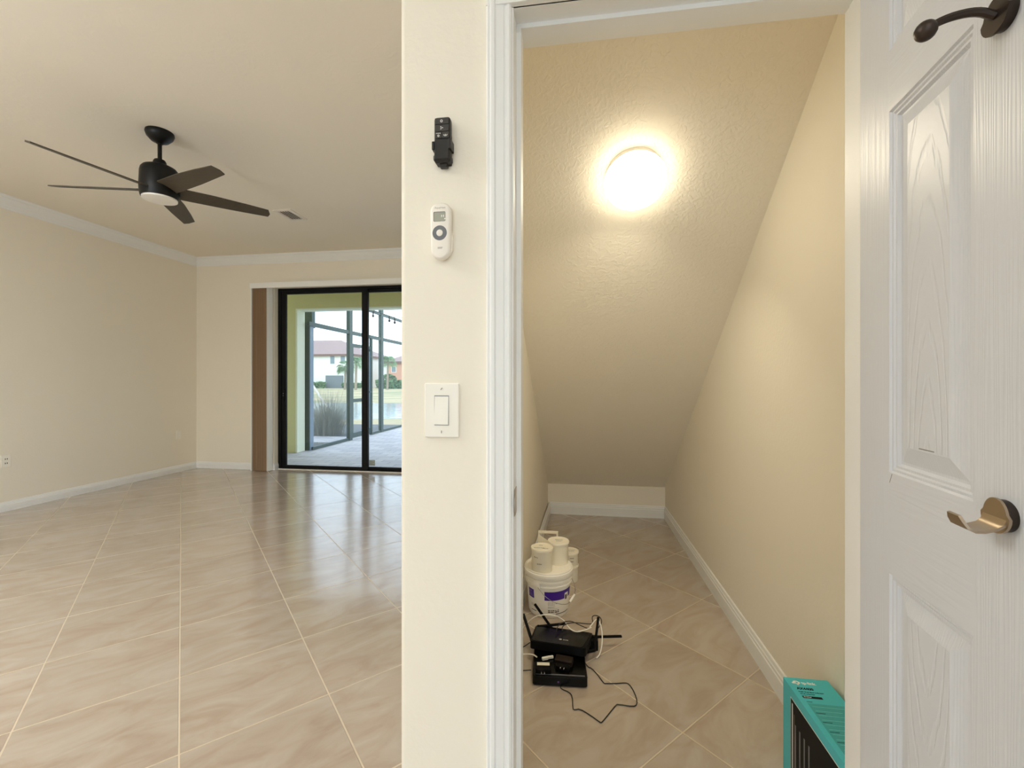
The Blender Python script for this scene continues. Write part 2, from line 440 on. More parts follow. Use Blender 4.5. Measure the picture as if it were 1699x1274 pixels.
lip = [[(JL+.0015+.0006, D0+.006-.016*sin(pi*k/8), .898+.054*k/8), (JL+.003+.0006, D0+.006-.016*sin(pi*k/8), .898+.054*k/8), (JL+.003, D0+.009, .898+.054*k/8), (JL+.0015, D0+.009, .898+.054*k/8)] for k in range(9)]
sp.loft(lip)
sp.build('strike_plate', 'nickel', smooth=30, label='small worn nickel strike plate set in the white closet door jamb', cat='strike plate')
bpy.data.objects['strike_plate'].location.x += 0.0

# ------------------------------------------------------------------ closet door (open into the hall)
ang = math.atan2(-.9924, -.1231)
door = empty('door_1', (JR-.040, D0-.002, .008), ang, kind='structure')
W_, H_, T_ = .708, 2.022, .035
def door_faces():
    xs = [0, .104, .306, .404, .606, W_]
    zs = [0, .235, .850, 1.030, 1.671, 1.779, 1.915, H_]
    bV, bH, bP, bQ = B(), B(), B(), B()
    for side in (0, 1):
        y0 = 0 if side == 0 else T_; sg = 1 if side == 0 else -1
        for i in range(5):
            for k in range(7):
                x0, x1, z0, z1 = xs[i], xs[i+1], zs[k], zs[k+1]
                if i in (1, 3) and k in (1, 3, 5):
                    ins = [(0, 0), (.003, .0035), (.007, .0030), (.010, .0055), (.014, .0052), (.018, .010), (.022, .010), (.050, .002), (.052, .002)]
                    R = [[(x0+a, y0+sg*d, z0+a), (x1-a, y0+sg*d, z0+a), (x1-a, y0+sg*d, z1-a), (x0+a, y0+sg*d, z1-a)] for a, d in ins]
                    vs = [p for r in R for p in r]; fs = []
                    for r in range(len(R)-1):
                        for j in range(4): fs.append((r*4+j, r*4+(j+1) % 4, r*4+4+(j+1) % 4, r*4+4+j))
                    (bP if i == 1 else bQ).add(R[-1], [(0, 1, 2, 3)])
                    bV.add(vs, fs)
                else:
                    tgt = bH if (i in (1, 3) or (i == 2 and False)) else bV
                    tgt.add([(x0, y0, z0), (x1, y0, z0), (x1, y0, z1), (x0, y0, z1)], [(0, 1, 2, 3)])
    bE = B()
    bE.add([(0, 0, 0), (0, T_, 0), (0, T_, H_), (0, 0, H_), (W_, 0, 0), (W_, T_, 0), (W_, T_, H_), (W_, 0, H_)],
           [(0, 1, 2, 3), (4, 7, 6, 5), (0, 4, 5, 1), (3, 2, 6, 7)])
    # one mesh with two grain directions
    nb = len(bV.f); b = B(); b.add([tuple(v) for v in bV.v], bV.f); b.add([tuple(v) for v in bH.v], bH.f); b.add([tuple(v) for v in bP.v], bP.f); b.add([tuple(v) for v in bQ.v], bQ.f); b.add([tuple(v) for v in bE.v], bE.f)
    nh = nb+len(bH.f)
    return b, nb, nh, len(bP.f)
b, nb, nh, npn = door_faces()
leaf = b.build('door_leaf', None, door, True, smooth=0, mats=['door_vgrain', 'door_hgrain', 'door_panel_a', 'door_panel_b', 'door_plain'], fm=lambda p: 0 if p.index < nb else 1 if p.index < nh else 2 if p.index < nh+npn else 3 if p.index < nh+2*npn else 4)
def hook(name, zc, reach, ball=False):
    M = Matrix.Translation((.361, 0, zc))
    h = B(); h.lathe([(.019, 0), (.0195, .001), (.0195, .0085), (.018, .0095)], M @ axm((0, 0, 0), (0, -1, 0)), 28)
    base = h.build(name, 'bronze_dark', door, True)
    f = B()
    # teardrop face plate, strip running out and curling up; width in x, path in (-y, z)
    pl = [(-.0225*cos(t)*(1 if sin(t) < .2 else .82), .0215*sin(t)) for t in [2*pi*k/28 for k in range(28)]]
    f.loft([[(x, -.0095, z) for x, z in pl], [(x, -.0125, z) for x, z in pl]], M)
    if not ball:
        path = [(.011, -.002, .0185), (.0135, -.0085, .018), (.020, -.0140, .0165), (.031, -.0180, .0160), (.040, -.0185, .0160), (.0465, -.0150, .0155), (.0505, -.008, .0135), (.0530, -.001, .010)]
        th = .0016
        rings = []
        for i, (p, z, w) in enumerate(path):
            a = path[max(i-1, 0)]; c = path[min(i+1, len(path)-1)]
            t = Vector((c[0]-a[0], c[1]-a[1])).normalized(); nx, nz = -t.y*th, t.x*th
            rings.append([(-w, -(p+nx), z+nz), (w, -(p+nx), z+nz), (w, -(p-nx), z-nz), (-w, -(p-nx), z-nz)])
        f.loft(rings, M)
    else:
        f.tube([M @ Vector((0, -.012, .0)), M @ Vector((0, -.03, .010)), M @ Vector((0, -.06, .008)), M @ Vector((0, -.082, -.002))], .005, 8, 2)
        f.sphere(M @ Vector((0, -.082, -.004)), .012)
    f.build('hook_arm', 'nickel' if not ball else 'bronze_dark', base, True, smooth=30)
    return base
hook('coat_hook', 1.0275, .056)
hook('robe_hook', 1.640, .08, True)
for z in (.18, 1.0, 1.82):
    B().cyl((-.004, -.004+T_, z-.04), (-.004, -.004+T_, z+.04), .006).box((-.003, T_-.03, z-.04), (0, T_-.004, z+.04)).build('hinge', 'nickel', door, True)
R0 = radians(25)
# faint scuffs in the paint of the closet door
B().box((-.0005, -.0004, -.009), (.0005, 0, .009), Matrix.Translation((.1095, 0, 1.020)) @ Matrix.Rotation(R0, 4, 'Y')).build('scuff_mark', 'ink_grey', door, True)
B().box((.185, -.0003+.0021, 1.0829), (.222, .0022, 1.0845)).build('scuff_mark', 'ink_grey', door, True)

# ------------------------------------------------------------------ switch and remotes on the partition
root = empty('light_switch', (-.303, D0, 1.071), label='white rocker light switch in a wall plate below the two remotes', cat='light switch')
B().rbox((-.0405, -.062, -.006), (.0405, .062, 0), .003, axm((-.303, D0, 1.133), (0, 1, 0), (1, 0, 0)) @ Matrix.Identity(4), bev=.002).build('switch_plate', 'plate_white', root, smooth=40)
z0 = 1.133
B().box((-.303-.0170, D0-.0068, z0-.0340), (-.303+.0170, D0-.0058, z0+.0340)).build('rocker_shadow', 'ring_grey', root, smooth=0)  # grey rim standing in for the thin shadow around the rocker
b = B().loft([[(x, y, z) for y, z in ((D0-.006, z0-.033), (D0-.0105, z0-.032), (D0-.0085, z0), (D0-.0068, z0+.032), (D0-.006, z0+.033))] for x in (-.303-.0162, -.303+.0162)])
b.build('rocker', 'plate_white', root, smooth=0)
for dz, a in ((.049, .7), (-.049, 0)):
    sc = B().lathe([(.0032, 0), (.0032, .0008), (.002, .0014)], axm((-.303, D0-.006, z0+dz), (0, -1, 0)), 14).build('screw', 'plate_white', root)
    Mx = Matrix.Translation((-.303, D0-.0076, z0+dz)) @ Matrix.Rotation(a, 4, 'Y')
    B().box((-.0005, -.0004, -.0030), (.0005, .0004, .0030), Mx).build('screw_slot', 'slot_dark', sc)

# black remote in its holder
cxr, rzc = -.297, 1.737
root = empty('fan_remote', (cxr, D0, 1.68), label='black ceiling fan remote with four white-marked keys, in its wall holder', cat='remote control')
Mw = Matrix.Translation((cxr, D0, 0))
def wb(x0, x1, z0, z1, y0, y1, r=.003, bev=.0012):
    # box in wall coordinates; y measured out from the wall
    M = Matrix(((1, 0, 0, cxr), (0, 0, -1, D0), (0, 1, 0, 0), (0, 0, 0, 1)))
    return B().rbox((x0, z0, y0), (x1, z1, y1), r, M, 3, bev)
wb(-.0185, .0185, 1.690, 1.792, .006, .022, .006, .002).build('remote_body', 'remote_black', root)
keys = []
for (x0, x1, a, c) in ((-.0165, .0155, 1.7755, 1.7895), (-.0165, .0155, 1.7595, 1.7740), (-.0165, -.0008, 1.7440, 1.7580), (.0004, .0155, 1.7440, 1.7580)):
    keys.append(wb(x0, x1, a, c, .0215, .0235, .0015, .0006).build('remote_key', 'remote_grey', root))
def ring(c, r0, r1, M, n=20):
    vs = []; fs = []
    for k in range(n):
        t = 2*pi*k/n; vs += [(c[0]+r0*cos(t), c[1]+r0*sin(t), 0), (c[0]+r1*cos(t), c[1]+r1*sin(t), 0), (c[0]+r1*cos(t), c[1]+r1*sin(t), .0004), (c[0]+r0*cos(t), c[1]+r0*sin(t), .0004)]
    for k in range(n):
        a, b2 = 4*k, 4*((k+1) % n)
        for q in range(4): fs.append((a+q, b2+q, b2+(q+1) % 4, a+(q+1) % 4))
    return B().add(vs, fs, M)
MK = Matrix(((1, 0, 0, cxr), (0, 0, -1, D0-.0235), (0, 1, 0, 0), (0, 0, 0, 1)))
ring((-.0010, 1.7822), .0017, .0030, MK).build('key_symbol', 'print_white', keys[0])
b = B()
for k in range(3):
    t = pi/2 + .5 + 2*pi*k/3
    b.add([(-.001, 1.7668, .0003), (-.001+.0036*cos(t-.35), 1.7668+.0036*sin(t-.35), .0003), (-.001+.0042*cos(t), 1.7668+.0042*sin(t), .0003), (-.001+.0030*cos(t+.55), 1.7668+.0030*sin(t+.55), .0003)], [(0, 1, 2, 3)], MK)
b.build('key_symbol', 'print_white', keys[1], smooth=0)
b = ring((-.0080, 1.7495), .0012, .0025, MK)
for k in range(5): b.box((-.0132+k*.0022, 1.7542, 0), (-.0118+k*.0022, 1.7556, .0004), MK)
b.build('key_symbol', 'print_white', keys[2], smooth=0)
b = ring((.0080, 1.7505), .0010, .0018, MK)
for k in range(7):
    t = pi + pi*k/6
    b.box((.0080+.0040*cos(t)-.0006, 1.7512+.0032*sin(t)-.0006, 0), (.0080+.0040*cos(t)+.0006, 1.7512+.0032*sin(t)+.0006, .0004), MK)
b.build('key_symbol', 'print_white', keys[3], smooth=0)
h = wb(-.0200, .0200, 1.6935, 1.7080, .002, .0245, .004, .002)
h2 = wb(-.0175, .0170, 1.6950, 1.7415, .0205, .0262, .004, .002)
h3 = wb(-.0225, -.0170, 1.7180, 1.7365, .002, .0265, .001, .0006)
h4 = wb(.0150, .0220, 1.7180, 1.7400, .002, .0270, .001, .0006)
h5 = wb(-.0080, .0100, 1.6830, 1.6950, .004, .016, .002, .001)
h6 = wb(-.0170, .0170, 1.6900, 1.7600, .000, .0062, .003, .001)
for q in (h2, h3, h4, h5, h6): h.add([tuple(v) for v in q.v], q.f)
h.build('holder', 'remote_black', root)

# white remote
root = empty('blind_remote', (-.302, D0, 1.47), label='white oval remote with small display and grey ring button, above the light switch', cat='remote control')
cxr = -.302
def oval(wt, wb_, z0, z1, n=10):
    # rounded outline, wider at the top
    pts = []
    for cx_, cz_, a0, r, w in ((1, 1, 0, .020, wt), (-1, 1, pi/2, .020, wt), (-1, -1, pi, .022, wb_), (1, -1, 3*pi/2, .022, wb_)):
        for k in range(n+1):
            t = a0+pi/2*k/n
            pts.append((cx_*(w-r)+r*cos(t), (z1-r if cz_ > 0 else z0+r)+r*sin(t)))
    return pts
MR = Matrix(((1, 0, 0, cxr), (0, 0, -1, D0), (0, 1, 0, 0), (0, 0, 0, 1)))
o1 = oval(.0242, .0222, 1.474, 1.6015)
def inset(o, s):
    c = (0, 1.5375); return [((x-c[0])*(1-s/.023)+c[0], (y-c[1])*(1-s/.062)+c[1]) for x, y in o]
B().loft([[(x, y, .004) for x, y in inset(o1, .001)], [(x, y, .008) for x, y in o1], [(x, y, .016) for x, y in o1], [(x, y, .020) for x, y in inset(o1, .002)], [(x, y, .0215) for x, y in inset(o1, .005)]], MR).build('remote_body', 'remote_white', root, smooth=40)
o2 = oval(.0255, .0250, 1.480, 1.545)
B().loft([[(x, y, 0) for x, y in o2], [(x, y, .009) for x, y in o2]], MR).build('wall_cradle', 'remote_white', root, smooth=40)
B().rbox((-.0150, 1.5585, .0212), (.0125, 1.5800, .0219), .002, MR).build('screen_bezel', 'slot_dark', root)
scr = B().rbox((-.0137, 1.5588, .0215), (.0128, 1.5788, .0223), .002, MR).build('display', 'lcd', root)
b = B()
for xx in (.004, .0085): b.box((xx-.001, 1.5675, .0223), (xx+.001, 1.5725, .0226), MR)
b.box((.010, 1.562, .0223), (.013, 1.565, .0226), MR)
b.build('digit', 'print_white', scr, smooth=0)
ring((-.0008, 1.5325), .0075, .0167, Matrix.Translation((0, -.0214, 0)) @ MR, 36).build('ring_button', 'ring_grey', root)
B().lathe([(.0073, 0), (.0073, .0015), (.0055, .0022)], MR @ Matrix.Translation((-.0008, 1.5325, .0212)), 24).build('centre_button', 'remote_white', root)
text_part('lettering', 'AquaHeat', .0062, MR @ Matrix.Translation((0, 1.5890, .0212)), 'print_grey', root, depth=.0004)
b = B().box((-.0055, 1.4995, .0212), (.006, 1.5005, .0219), MR).box((-.0055, 1.4972, .0212), (.005, 1.4980, .0219), MR)
b.build('logo_mark', 'print_grey', root, smooth=0)

# ------------------------------------------------------------------ outlets on the left wall
def plate(name, y, z, kind, label):
    root = empty(name, (XL, y, z-.057), label=label, cat='outlet')
    M = Matrix(((0, 0, 1, XL), (1, 0, 0, y), (0, 1, 0, z), (0, 0, 0, 1)))
    B().rbox((-.036, -.058, 0), (.036, .058, .006), .004, M, 3, .002).build('wall_plate', 'plate_white', root)
    if kind == 'outlet':
        for s in (-1, 1):
            B().rbox((-.017, s*.0195-.0145, .006), (.017, s*.0195+.0145, .0085), .006, M).build('socket', 'plate_white', root)
            B().box((-.010, s*.0195-.006, .0084), (-.004, s*.0195+.006, .0090), M).box((.004, s*.0195-.006, .0084), (.010, s*.0195+.006, .0090), M).build('slot', 'slot_dark', root, smooth=0)
    else:
        B().rbox((-.017, -.034, .006), (.017, .034, .0085), .003, M).build('insert', 'plate_white', root)
plate('wall_outlet', 3.36, .462, 'outlet', 'white duplex outlet low on the left wall, nearer the camera')
plate('wall_jack_plate', 5.148, .491, 'jack', 'blank white wall plate low on the left wall near the room corner')

# ------------------------------------------------------------------ ceiling vent
root = empty('ceiling_vent', (-2.87, 4.12, ZC), label='white louvred air register in the ceiling past the fan blade', cat='vent')
Mv = Matrix.Translation((-2.87, 4.12, ZC)) @ Matrix.Rotation(radians(0), 4, 'Z')
b = B()
vw, vl = .095, .14
for a in ((-vw, -vl, vw, -vl+.03), (-vw, vl-.03, vw, vl), (-vw, -vl+.03, -vw+.03, vl-.03), (vw-.03, -vl+.03, vw, vl-.03)):
    b.box((a[0], a[1], -.010), (a[2], a[3], 0), Mv)
b.build('frame', 'vent_white', root, smooth=0)
B().box((-vw+.03, -vl+.03, -.003), (vw-.03, vl-.03, 0), Mv).build('duct_opening', 'duct_grey', root, smooth=0)
for k in range(5):
    x = -.052+k*.026
    B().box((-.011, -vl+.03, -.001), (.011, vl-.03, .001), Mv @ Matrix.Translation((x, 0, -.007)) @ Matrix.Rotation(radians(22), 4, 'Y')).build('slat', 'vent_white', root, smooth=0)

# ------------------------------------------------------------------ ceiling fan
FX, FY = -2.80, 2.63
root = empty('ceiling_fan', (FX, FY, 2.40), label='black five-blade ceiling fan with a white light lens', cat='ceiling fan')
MF = Matrix.Translation((FX, FY, 0))
B().lathe([(.080, ZC), (.082, ZC-.012), (.074, ZC-.035), (.050, ZC-.062), (.022, ZC-.075), (.018, ZC-.080)], MF, 40).build('canopy', 'fan_black', root)
B().lathe([(.0125, 2.66), (.0125, 2.83)], MF, 16).build('downrod', 'fan_black', root)
B().lathe([(.0125, 2.700), (.030, 2.700), (.036, 2.690), (.040, 2.668), (.060, 2.662), (.094, 2.645), (.105, 2.630), (.110, 2.605), (.113, 2.520), (.112, 2.475), (.108, 2.452), (.104, 2.440)], MF, 48).build('motor_housing', 'fan_black', root)
B().lathe([(.100, 2.452), (.099, 2.430), (.088, 2.428), (.05, 2.423), (.0, 2.422)], MF, 40).build('light_lens', 'lens_white', root)
for k, a in enumerate((47, 120, 194, 258, 342)):
    Mb = MF @ Matrix.Translation((0, 0, 2.495)) @ Matrix.Rotation(radians(a), 4, 'Z') @ Matrix.Rotation(radians(-17), 4, 'X')
    out = [(.10, .056), (.10, -.066), (.30, -.066), (.50, -.054), (.650, -.040), (.668, .006), (.660, .040), (.40, .052)]
    B().prism(out, -.003, .003, Mb).build('blade', 'fan_blade', root, smooth=30)

# ------------------------------------------------------------------ closet light
fc = Vector((.228, 1.798, slz(1.798))); fn = Vector((0, -.617, -.787))
root = empty('flush_mount_light', tuple(fc), label='glowing round flush-mount light on the sloped closet ceiling', cat='ceiling light')
Mx = axm(fc, fn, (1, 0, 0))
B().lathe([(.110, 0), (.113, .004), (.113, .028), (.108, .032)], Mx, 48).build('base_ring', 'plate_white', root)
B().lathe([(.108, .030), (.115, .033), (.118, .040), (.115, .054), (.100, .072), (.072, .085), (.036, .091), (.0, .093)], Mx, 48).build('glass_dome', 'lamp_dome', root)
dome_fill = bpy.data.lights.new('bulb', 'AREA'); dome_fill.shape = 'DISK'; dome_fill.size = .13; dome_fill.energy = 3.9; dome_fill.spread = radians(120); dome_fill.color = (1., .89, .68)  # extra disk light added before the dome to brighten the deep closet
dome_fill_obj = bpy.data.objects.new('bulb', dome_fill); COL.objects.link(dome_fill_obj); dome_fill_obj.parent = root
dome_fill_obj.location = fn.normalized()*.115; dome_fill_obj.rotation_euler = Vector((.10, -.45, 1)).to_track_quat('Z', 'Y').to_euler()

# ------------------------------------------------------------------ hall and living-room ceiling panels added as fill light (behind / beside the camera)
def fill_panel(name, x, y, sx, sy, power, label, col=(.92, .96, 1.)):
    root = empty(name, (x, y, ZC-.06), label=label, cat='ceiling light')
    b = B()
    for a in ((-sx, -sy, sx, -sy+.03), (-sx, sy-.03, sx, sy), (-sx, -sy+.03, -sx+.03, sy-.03), (sx-.03, -sy+.03, sx, sy-.03)):
        b.box((x+a[0], y+a[1], ZC-.06), (x+a[2], y+a[3], ZC))
    b.build('frame', 'trim_white', root, smooth=0)
    B().box((x-sx+.03, y-sy+.03, ZC-.05), (x+sx-.03, y+sy-.03, ZC-.03)).build('diffuser', 'fill_panel_glow', root, smooth=0)
    l = bpy.data.lights.new(name+'_bulb', 'AREA'); l.shape = 'RECTANGLE'; l.size = 2*sx-.08; l.size_y = 2*sy-.08; l.energy = power; l.color = col
    lo = bpy.data.objects.new('lamp', l); COL.objects.link(lo); lo.location = (0, 0, 0.0); lo.parent = root
    return root
fill_panel('hall_fill_light', .3, -1.6, .6, .6, 2, 'added square fill light on the hall ceiling behind the camera')
fill_panel('room_fill_light', -2.9, .45, .6, .6, 35, 'added square fill light over the near end of the living room')

# uplighter added behind the camera to brighten the living room
tx, ty = -3.3, -.5
root = empty('added_torchiere', (tx, ty, 0), label='white standing uplighter added behind the camera to brighten the living room', cat='fill lamp')
Mt_ = Matrix.Translation((tx, ty, 0))
B().lathe([(.15, 0), (.15, .018), (.03, .03), (.02, .04)], Mt_, 32).build('base', 'plastic_white', root)
B().lathe([(.012, .03), (.012, 1.62)], Mt_, 12).build('pole', 'plastic_white', root)
B().lathe([(.02, 1.60), (.06, 1.62), (.16, 1.70), (.20, 1.76), (.195, 1.762), (.155, 1.71), (.05, 1.632), (.0, 1.63)], Mt_, 32, cap=False).build('bowl', 'plastic_white', root)
ul = bpy.data.lights.new('uplight_fill', 'AREA'); ul.shape = 'DISK'; ul.size = .34; ul.energy = 74; ul.color = (.95, .97, 1.)
uo = bpy.data.objects.new('uplight_fill', ul); COL.objects.link(uo); uo.parent = root; uo.location = (0, 0, 1.765); uo.rotation_euler = (pi, 0, 0)

# ------------------------------------------------------------------ sliding glass door
YD = 5.515
sd = empty('door_2', (DX0, YD, 0), kind='structure')
b = B().box((DX0, YD-.01, 0), (DX0+.045, YD+.09, DZ)).box((DX1-.045, YD-.01, 0), (DX1, YD+.09, DZ)).box((DX0+.0452, YD-.0098, DZ-.035), (DX1-.0452, YD+.09, DZ-.0002)).box((DX0+.0452, YD-.0098, .0002), (DX1-.0452, YD+.09, .018))
b.build('door_frame', 'frame_black', sd, smooth=0)
B().box((DX0, YD-.03, 0), (DX1, YD-.01, .010)).build('threshold', 'vent_white', sd, smooth=0)
def sash(x0, x1, y, st0, st1):
    b = B().box((x0, y, .018), (x0+st0, y+.028, DZ-.035)).box((x1-st1, y, .018), (x1, y+.028, DZ-.035))
    b.box((x0+st0+.0002, y+.0002, .0182), (x1-st1-.0002, y+.0278, .055)).box((x0+st0+.0002, y+.0002, DZ-.075), (x1-st1-.0002, y+.0278, DZ-.0352))
    s = b.build('sash', 'frame_black', sd, smooth=0)
    B().box((x0+st0, y+.011, .055), (x1-st1, y+.017, DZ-.075)).build('pane', 'glass', s, smooth=0)
    return s
s1 = sash(DX0+.045, -2.728, YD+.002, .066, .085)
s2 = sash(-2.800, -1.66, YD+.036, .060, .07)
s3 = sash(-1.72, DX1-.045, YD+.002, .06, .06)
B().box((-3.955, YD-.012, .93), (-3.925, YD+.002, 1.09)).build('latch', 'frame_black', sd)
B().cyl((-3.94, YD-.012, 1.03), (-3.94, YD-.016, 1.03), .006).cyl((-3.94, YD-.012, 1.00), (-3.94, YD-.016, 1.00), .006).build('latch_button', 'ring_grey', sd)
B().box((-2.722, YD+.030, .075), (-2.640, YD+.032, .150)).build('sticker', 'sticker', sd, smooth=0)
b = B()
for k in range(4): b.box((-2.712, YD+.0285, .088+k*.014), (-2.652-(k % 2)*.02, YD+.0295, .093+k*.014))
b.build('sticker_print', 'ink_grey', sd, smooth=0)

# valance and blinds
VX0 = -4.29
root = empty('vertical_blinds', (VX0, 5.35, 0), label='vertical blinds stacked brown beside the glass door, under a white valance', cat='blinds')
B().box((VX0, 5.31, 2.430), (-.70, 5.323, 2.500)).box((VX0, 5.3235, 2.430), (VX0+.012, YB, 2.500)).box((VX0+.0125, 5.3235, 2.488), (-.70, YB, 2.4995)).build('valance', 'blind_ivory', root, smooth=0)
B().box((VX0+.02, 5.345, 2.46), (-.72, 5.385, 2.485)).build('headrail', 'blind_ivory', root, smooth=0)
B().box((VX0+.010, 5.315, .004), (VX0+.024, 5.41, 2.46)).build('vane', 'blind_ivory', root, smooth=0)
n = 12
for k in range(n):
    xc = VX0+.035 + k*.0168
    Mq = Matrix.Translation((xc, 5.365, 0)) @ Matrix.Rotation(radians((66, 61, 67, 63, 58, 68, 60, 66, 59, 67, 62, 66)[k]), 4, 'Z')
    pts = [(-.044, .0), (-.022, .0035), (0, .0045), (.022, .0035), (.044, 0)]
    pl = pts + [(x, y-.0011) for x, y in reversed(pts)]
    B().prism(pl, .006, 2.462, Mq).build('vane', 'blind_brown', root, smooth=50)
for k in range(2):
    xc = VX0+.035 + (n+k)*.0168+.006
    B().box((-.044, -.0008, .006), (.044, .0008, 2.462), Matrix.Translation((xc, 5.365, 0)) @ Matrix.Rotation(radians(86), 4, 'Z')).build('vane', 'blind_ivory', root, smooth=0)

# ------------------------------------------------------------------ bucket
BX, BY = -.143, 2.335
root = empty('paint_bucket', (BX, BY, 0), label='white plastic bucket with purple label, lid and wire handle', cat='bucket')
MB_ = Matrix.Translation((BX, BY, 0))
def rb(z): return .1035 + (z/.20)*.0135
B().lathe([(.0985, 0), (.1005, .003), (rb(.01), .012), (rb(.06), .06), (rb(.156), .156), (.1215, .157), (.1225, .160), (.1220, .166), (.1175, .168), (.1180, .178), (.1245, .180), (.1255, .184), (.1250, .192), (.1190, .194), (.1200, .205)], MB_, 56).build('pail', 'bucket_white', root)
lid = B().lathe([(.1190, .200), (.1270, .2005), (.1282, .203), (.1282, .222), (.1278, .224), (.1245, .226), (.1240, .2325), (.1215, .2345), (.1180, .2325), (.1150, .228), (.0, .228)], MB_, 56).build('lid', 'bucket_white', root)
def wrap(a0, a1, z0, z1, r_of, off, n=14, bow=0.):
    vs = []; fs = []
    for i in range(n+1):
        t = a0+(a1-a0)*i/n; c, s_ = cos(t), sin(t); r0 = r_of(z0)+off; r1 = r_of(z1)+off
        vs += [(BX+r0*c, BY+r0*s_, z0), (BX+r1*c, BY+r1*s_, z1)]
    for i in range(n): fs.append((2*i, 2*i+2, 2*i+3, 2*i+1))
    return B().add(vs, fs)
R = radians
lab = wrap(R(-97), R(-10), .094, .139, rb, .0006); lab.build('label', 'purple', root, label='purple label block')
wrap(R(-150), R(-128), .092, .137, rb, .0006).build('label', 'purple', root, label='small purple label on the left')
b = B()
for z0, z1, a0, a1 in ((.124, .127, -146, -135), (.105, .1065, -146, -130), (.100, .1015, -146, -131), (.110, .1115, -146, -133)):
    q = wrap(R(a0), R(a1), z0, z1, rb, .0011, 6); b.add([tuple(v) for v in q.v], q.f)
b.build('label_print', 'purple_pale', root)
b = wrap(R(-40), R(-26), .086, .122, rb, .0012, 6); b.build('label_emblem', 'bucket_white', root)
b = wrap(R(-38), R(-31), .088, .112, rb, .0018, 6); b.build('label_emblem', 'ink', root)
random.seed(3)
for z, h, a1 in ((.083, .0022, -74), (.0765, .0022, -60), (.069, .0022, -70), (.061, .0017, -68), (.0575, .0012, -72), (.052, .001, -58)):
    b = B(); a = -88.
    while a < a1:
        w = random.uniform(1.5, 4.5); q = wrap(R(a), R(min(a+w, a1)), z, z+h, rb, .0006, 2); b.add([tuple(v) for v in q.v], q.f); a += w+.9
    b.build('text_line', 'ink_grey', root)
for z, a0, a1 in ((.062, -141, -128), (.057, -141, -124), (.052, -141, -126)):
    wrap(R(a0), R(a1), z, z+.0012, rb, .0006, 4).build('text_line', 'ink_grey', root)
for z, h, segs in ((.0405, .0042, ((-88, -82), (-80.5, -77), (-76, -70), (-68, -65), (-62, -57))), (.032, .0050, ((-88, -81), (-80, -74), (-73, -71), (-69, -62), (-61, -57)))):
    b = B()
    for a0, a1 in segs:
        q = wrap(R(a0), R(a1), z, z+h, rb, .0006, 3); b.add([tuple(v) for v in q.v], q.f)
    b.build('text_line', 'ink', root)
for a0, a1, z in ((-66, -18, .0215), (-140, -122, .028)):
    wrap(R(a0), R(a1), z, z+.0035, rb, .0006, 8).build('printed_stripe', 'ink', root)
# handle: pivots at two ears, drops in front
def bp(a, r, z): return (BX+r*cos(R(a)), BY+r*sin(R(a)), z)
for a in (-112, 68):
    B().box((-.009, 0, -.014), (.009, .006, .012), Matrix.Translation(bp(a, .121, .168)) @ Matrix.Rotation(R(a-90), 4, 'Z')).build('handle_ear', 'bucket_white', root, bevel=.001)
pts = [bp(-112, .126, .162), bp(-108, .128, .155), bp(-96, .130, .128), bp(-80, .134, .104), bp(-62, .138, .087), bp(-46, .142, .080), bp(-38, .140, .084)]
pts2 = [bp(-30, .146, .104), bp(-5, .145, .120), bp(35, .140, .145), bp(60, .130, .160), bp(68, .126, .162)]
wirep = B().tube(pts, .0013, 8, 1).tube([bp(-38, .140, .084), bp(-33, .146, .095)] + pts2, .0013, 8, 1)
wh = wirep.build('wire_handle', 'wire', root)
B().cyl(bp(-37, .141, .085), bp(-24, .150, .113), .0055, .0055, 14).build('grip', 'bucket_white', wh)
# pouring tab arc on the lid rim
wrap(R(-100), R(-62), .212, .2195, lambda z: .1282, .0012, 8).build('lid_tab', 'bucket_white', lid)

# ------------------------------------------------------------------ tubs
def tub(name, x, y, z, r, h, label, writing):
    root = empty(name, (x, y, z), label=label, cat='tub', group='small white tubs around the bucket')
    M = Matrix.Translation((x, y, z))
    B().lathe([(r*.90, 0), (r*.93, .003), (r*.955, h-.014), (r*.97, h-.012)], M, 40).build('tub_body', 'tub_white', root)
    ld = B().lathe([(r*.96, h-.013), (r*1.02, h-.012), (r*1.03, h-.004), (r*1.0, h), (r*.93, h), (r*.91, h-.002), (0, h-.002)], M, 40).build('tub_lid', 'tub_white', root)
    def scrib(cx_, cy_, w, seed, amp=.0035):
        rnd = random.Random(seed); pts = []; n = int(w/.0022)
        for i in range(n): pts.append(Vector((cx_-w/2+w*i/n, cy_+(amp if i % 2 else -amp)*rnd.uniform(.25, 1.), 0)))
        return pts
    for kind, u, v, w, sd_ in writing:
        pts = scrib(u, v, w, sd_)
        # split into words of 2-6 strokes
        rnd = random.Random(sd_); i = 0; b = B()
        while i < len(pts)-1:
            n = rnd.randint(3, 6); seg = pts[i:i+n]; i += n
            if len(seg) < 2: break
            if kind == 'top': P = [(x+p.x, y+p.y, z+h-.0018) for p in seg]
            else: P = [(x+r*.957*cos(R(-90)+p.x/r), y+r*.957*sin(R(-90)+p.x/r), z+p.y) for p in seg]
            b.tube(P, .0009, 5)
        b.build('handwriting', 'ink', ld if kind == 'top' else root)
    return root
tub('plastic_tub', -.173, 2.277, .228, .0560, .118, 'front white tub on the bucket lid, dark handwriting on its side', (('top', -.012, -.014, .055, 1), ('top', .02, -.020, .03, 2), ('top', -.006, .022, .02, 9), ('side', -.030, .079, .026, 3), ('side', -.008, .048, .030, 4)))
tub('plastic_tub', -.0930, 2.383, .228, .0560, .118, 'rear white tub on the bucket lid with writing only on its top', (('top', .004, .008, .045, 5), ('top', .004, -.008, .028, 6)))
lt = tub('plastic_tub', -.036, 2.690, 0, .0520, .098, 'lower white tub of the pair stacked on the floor behind the bucket', ())
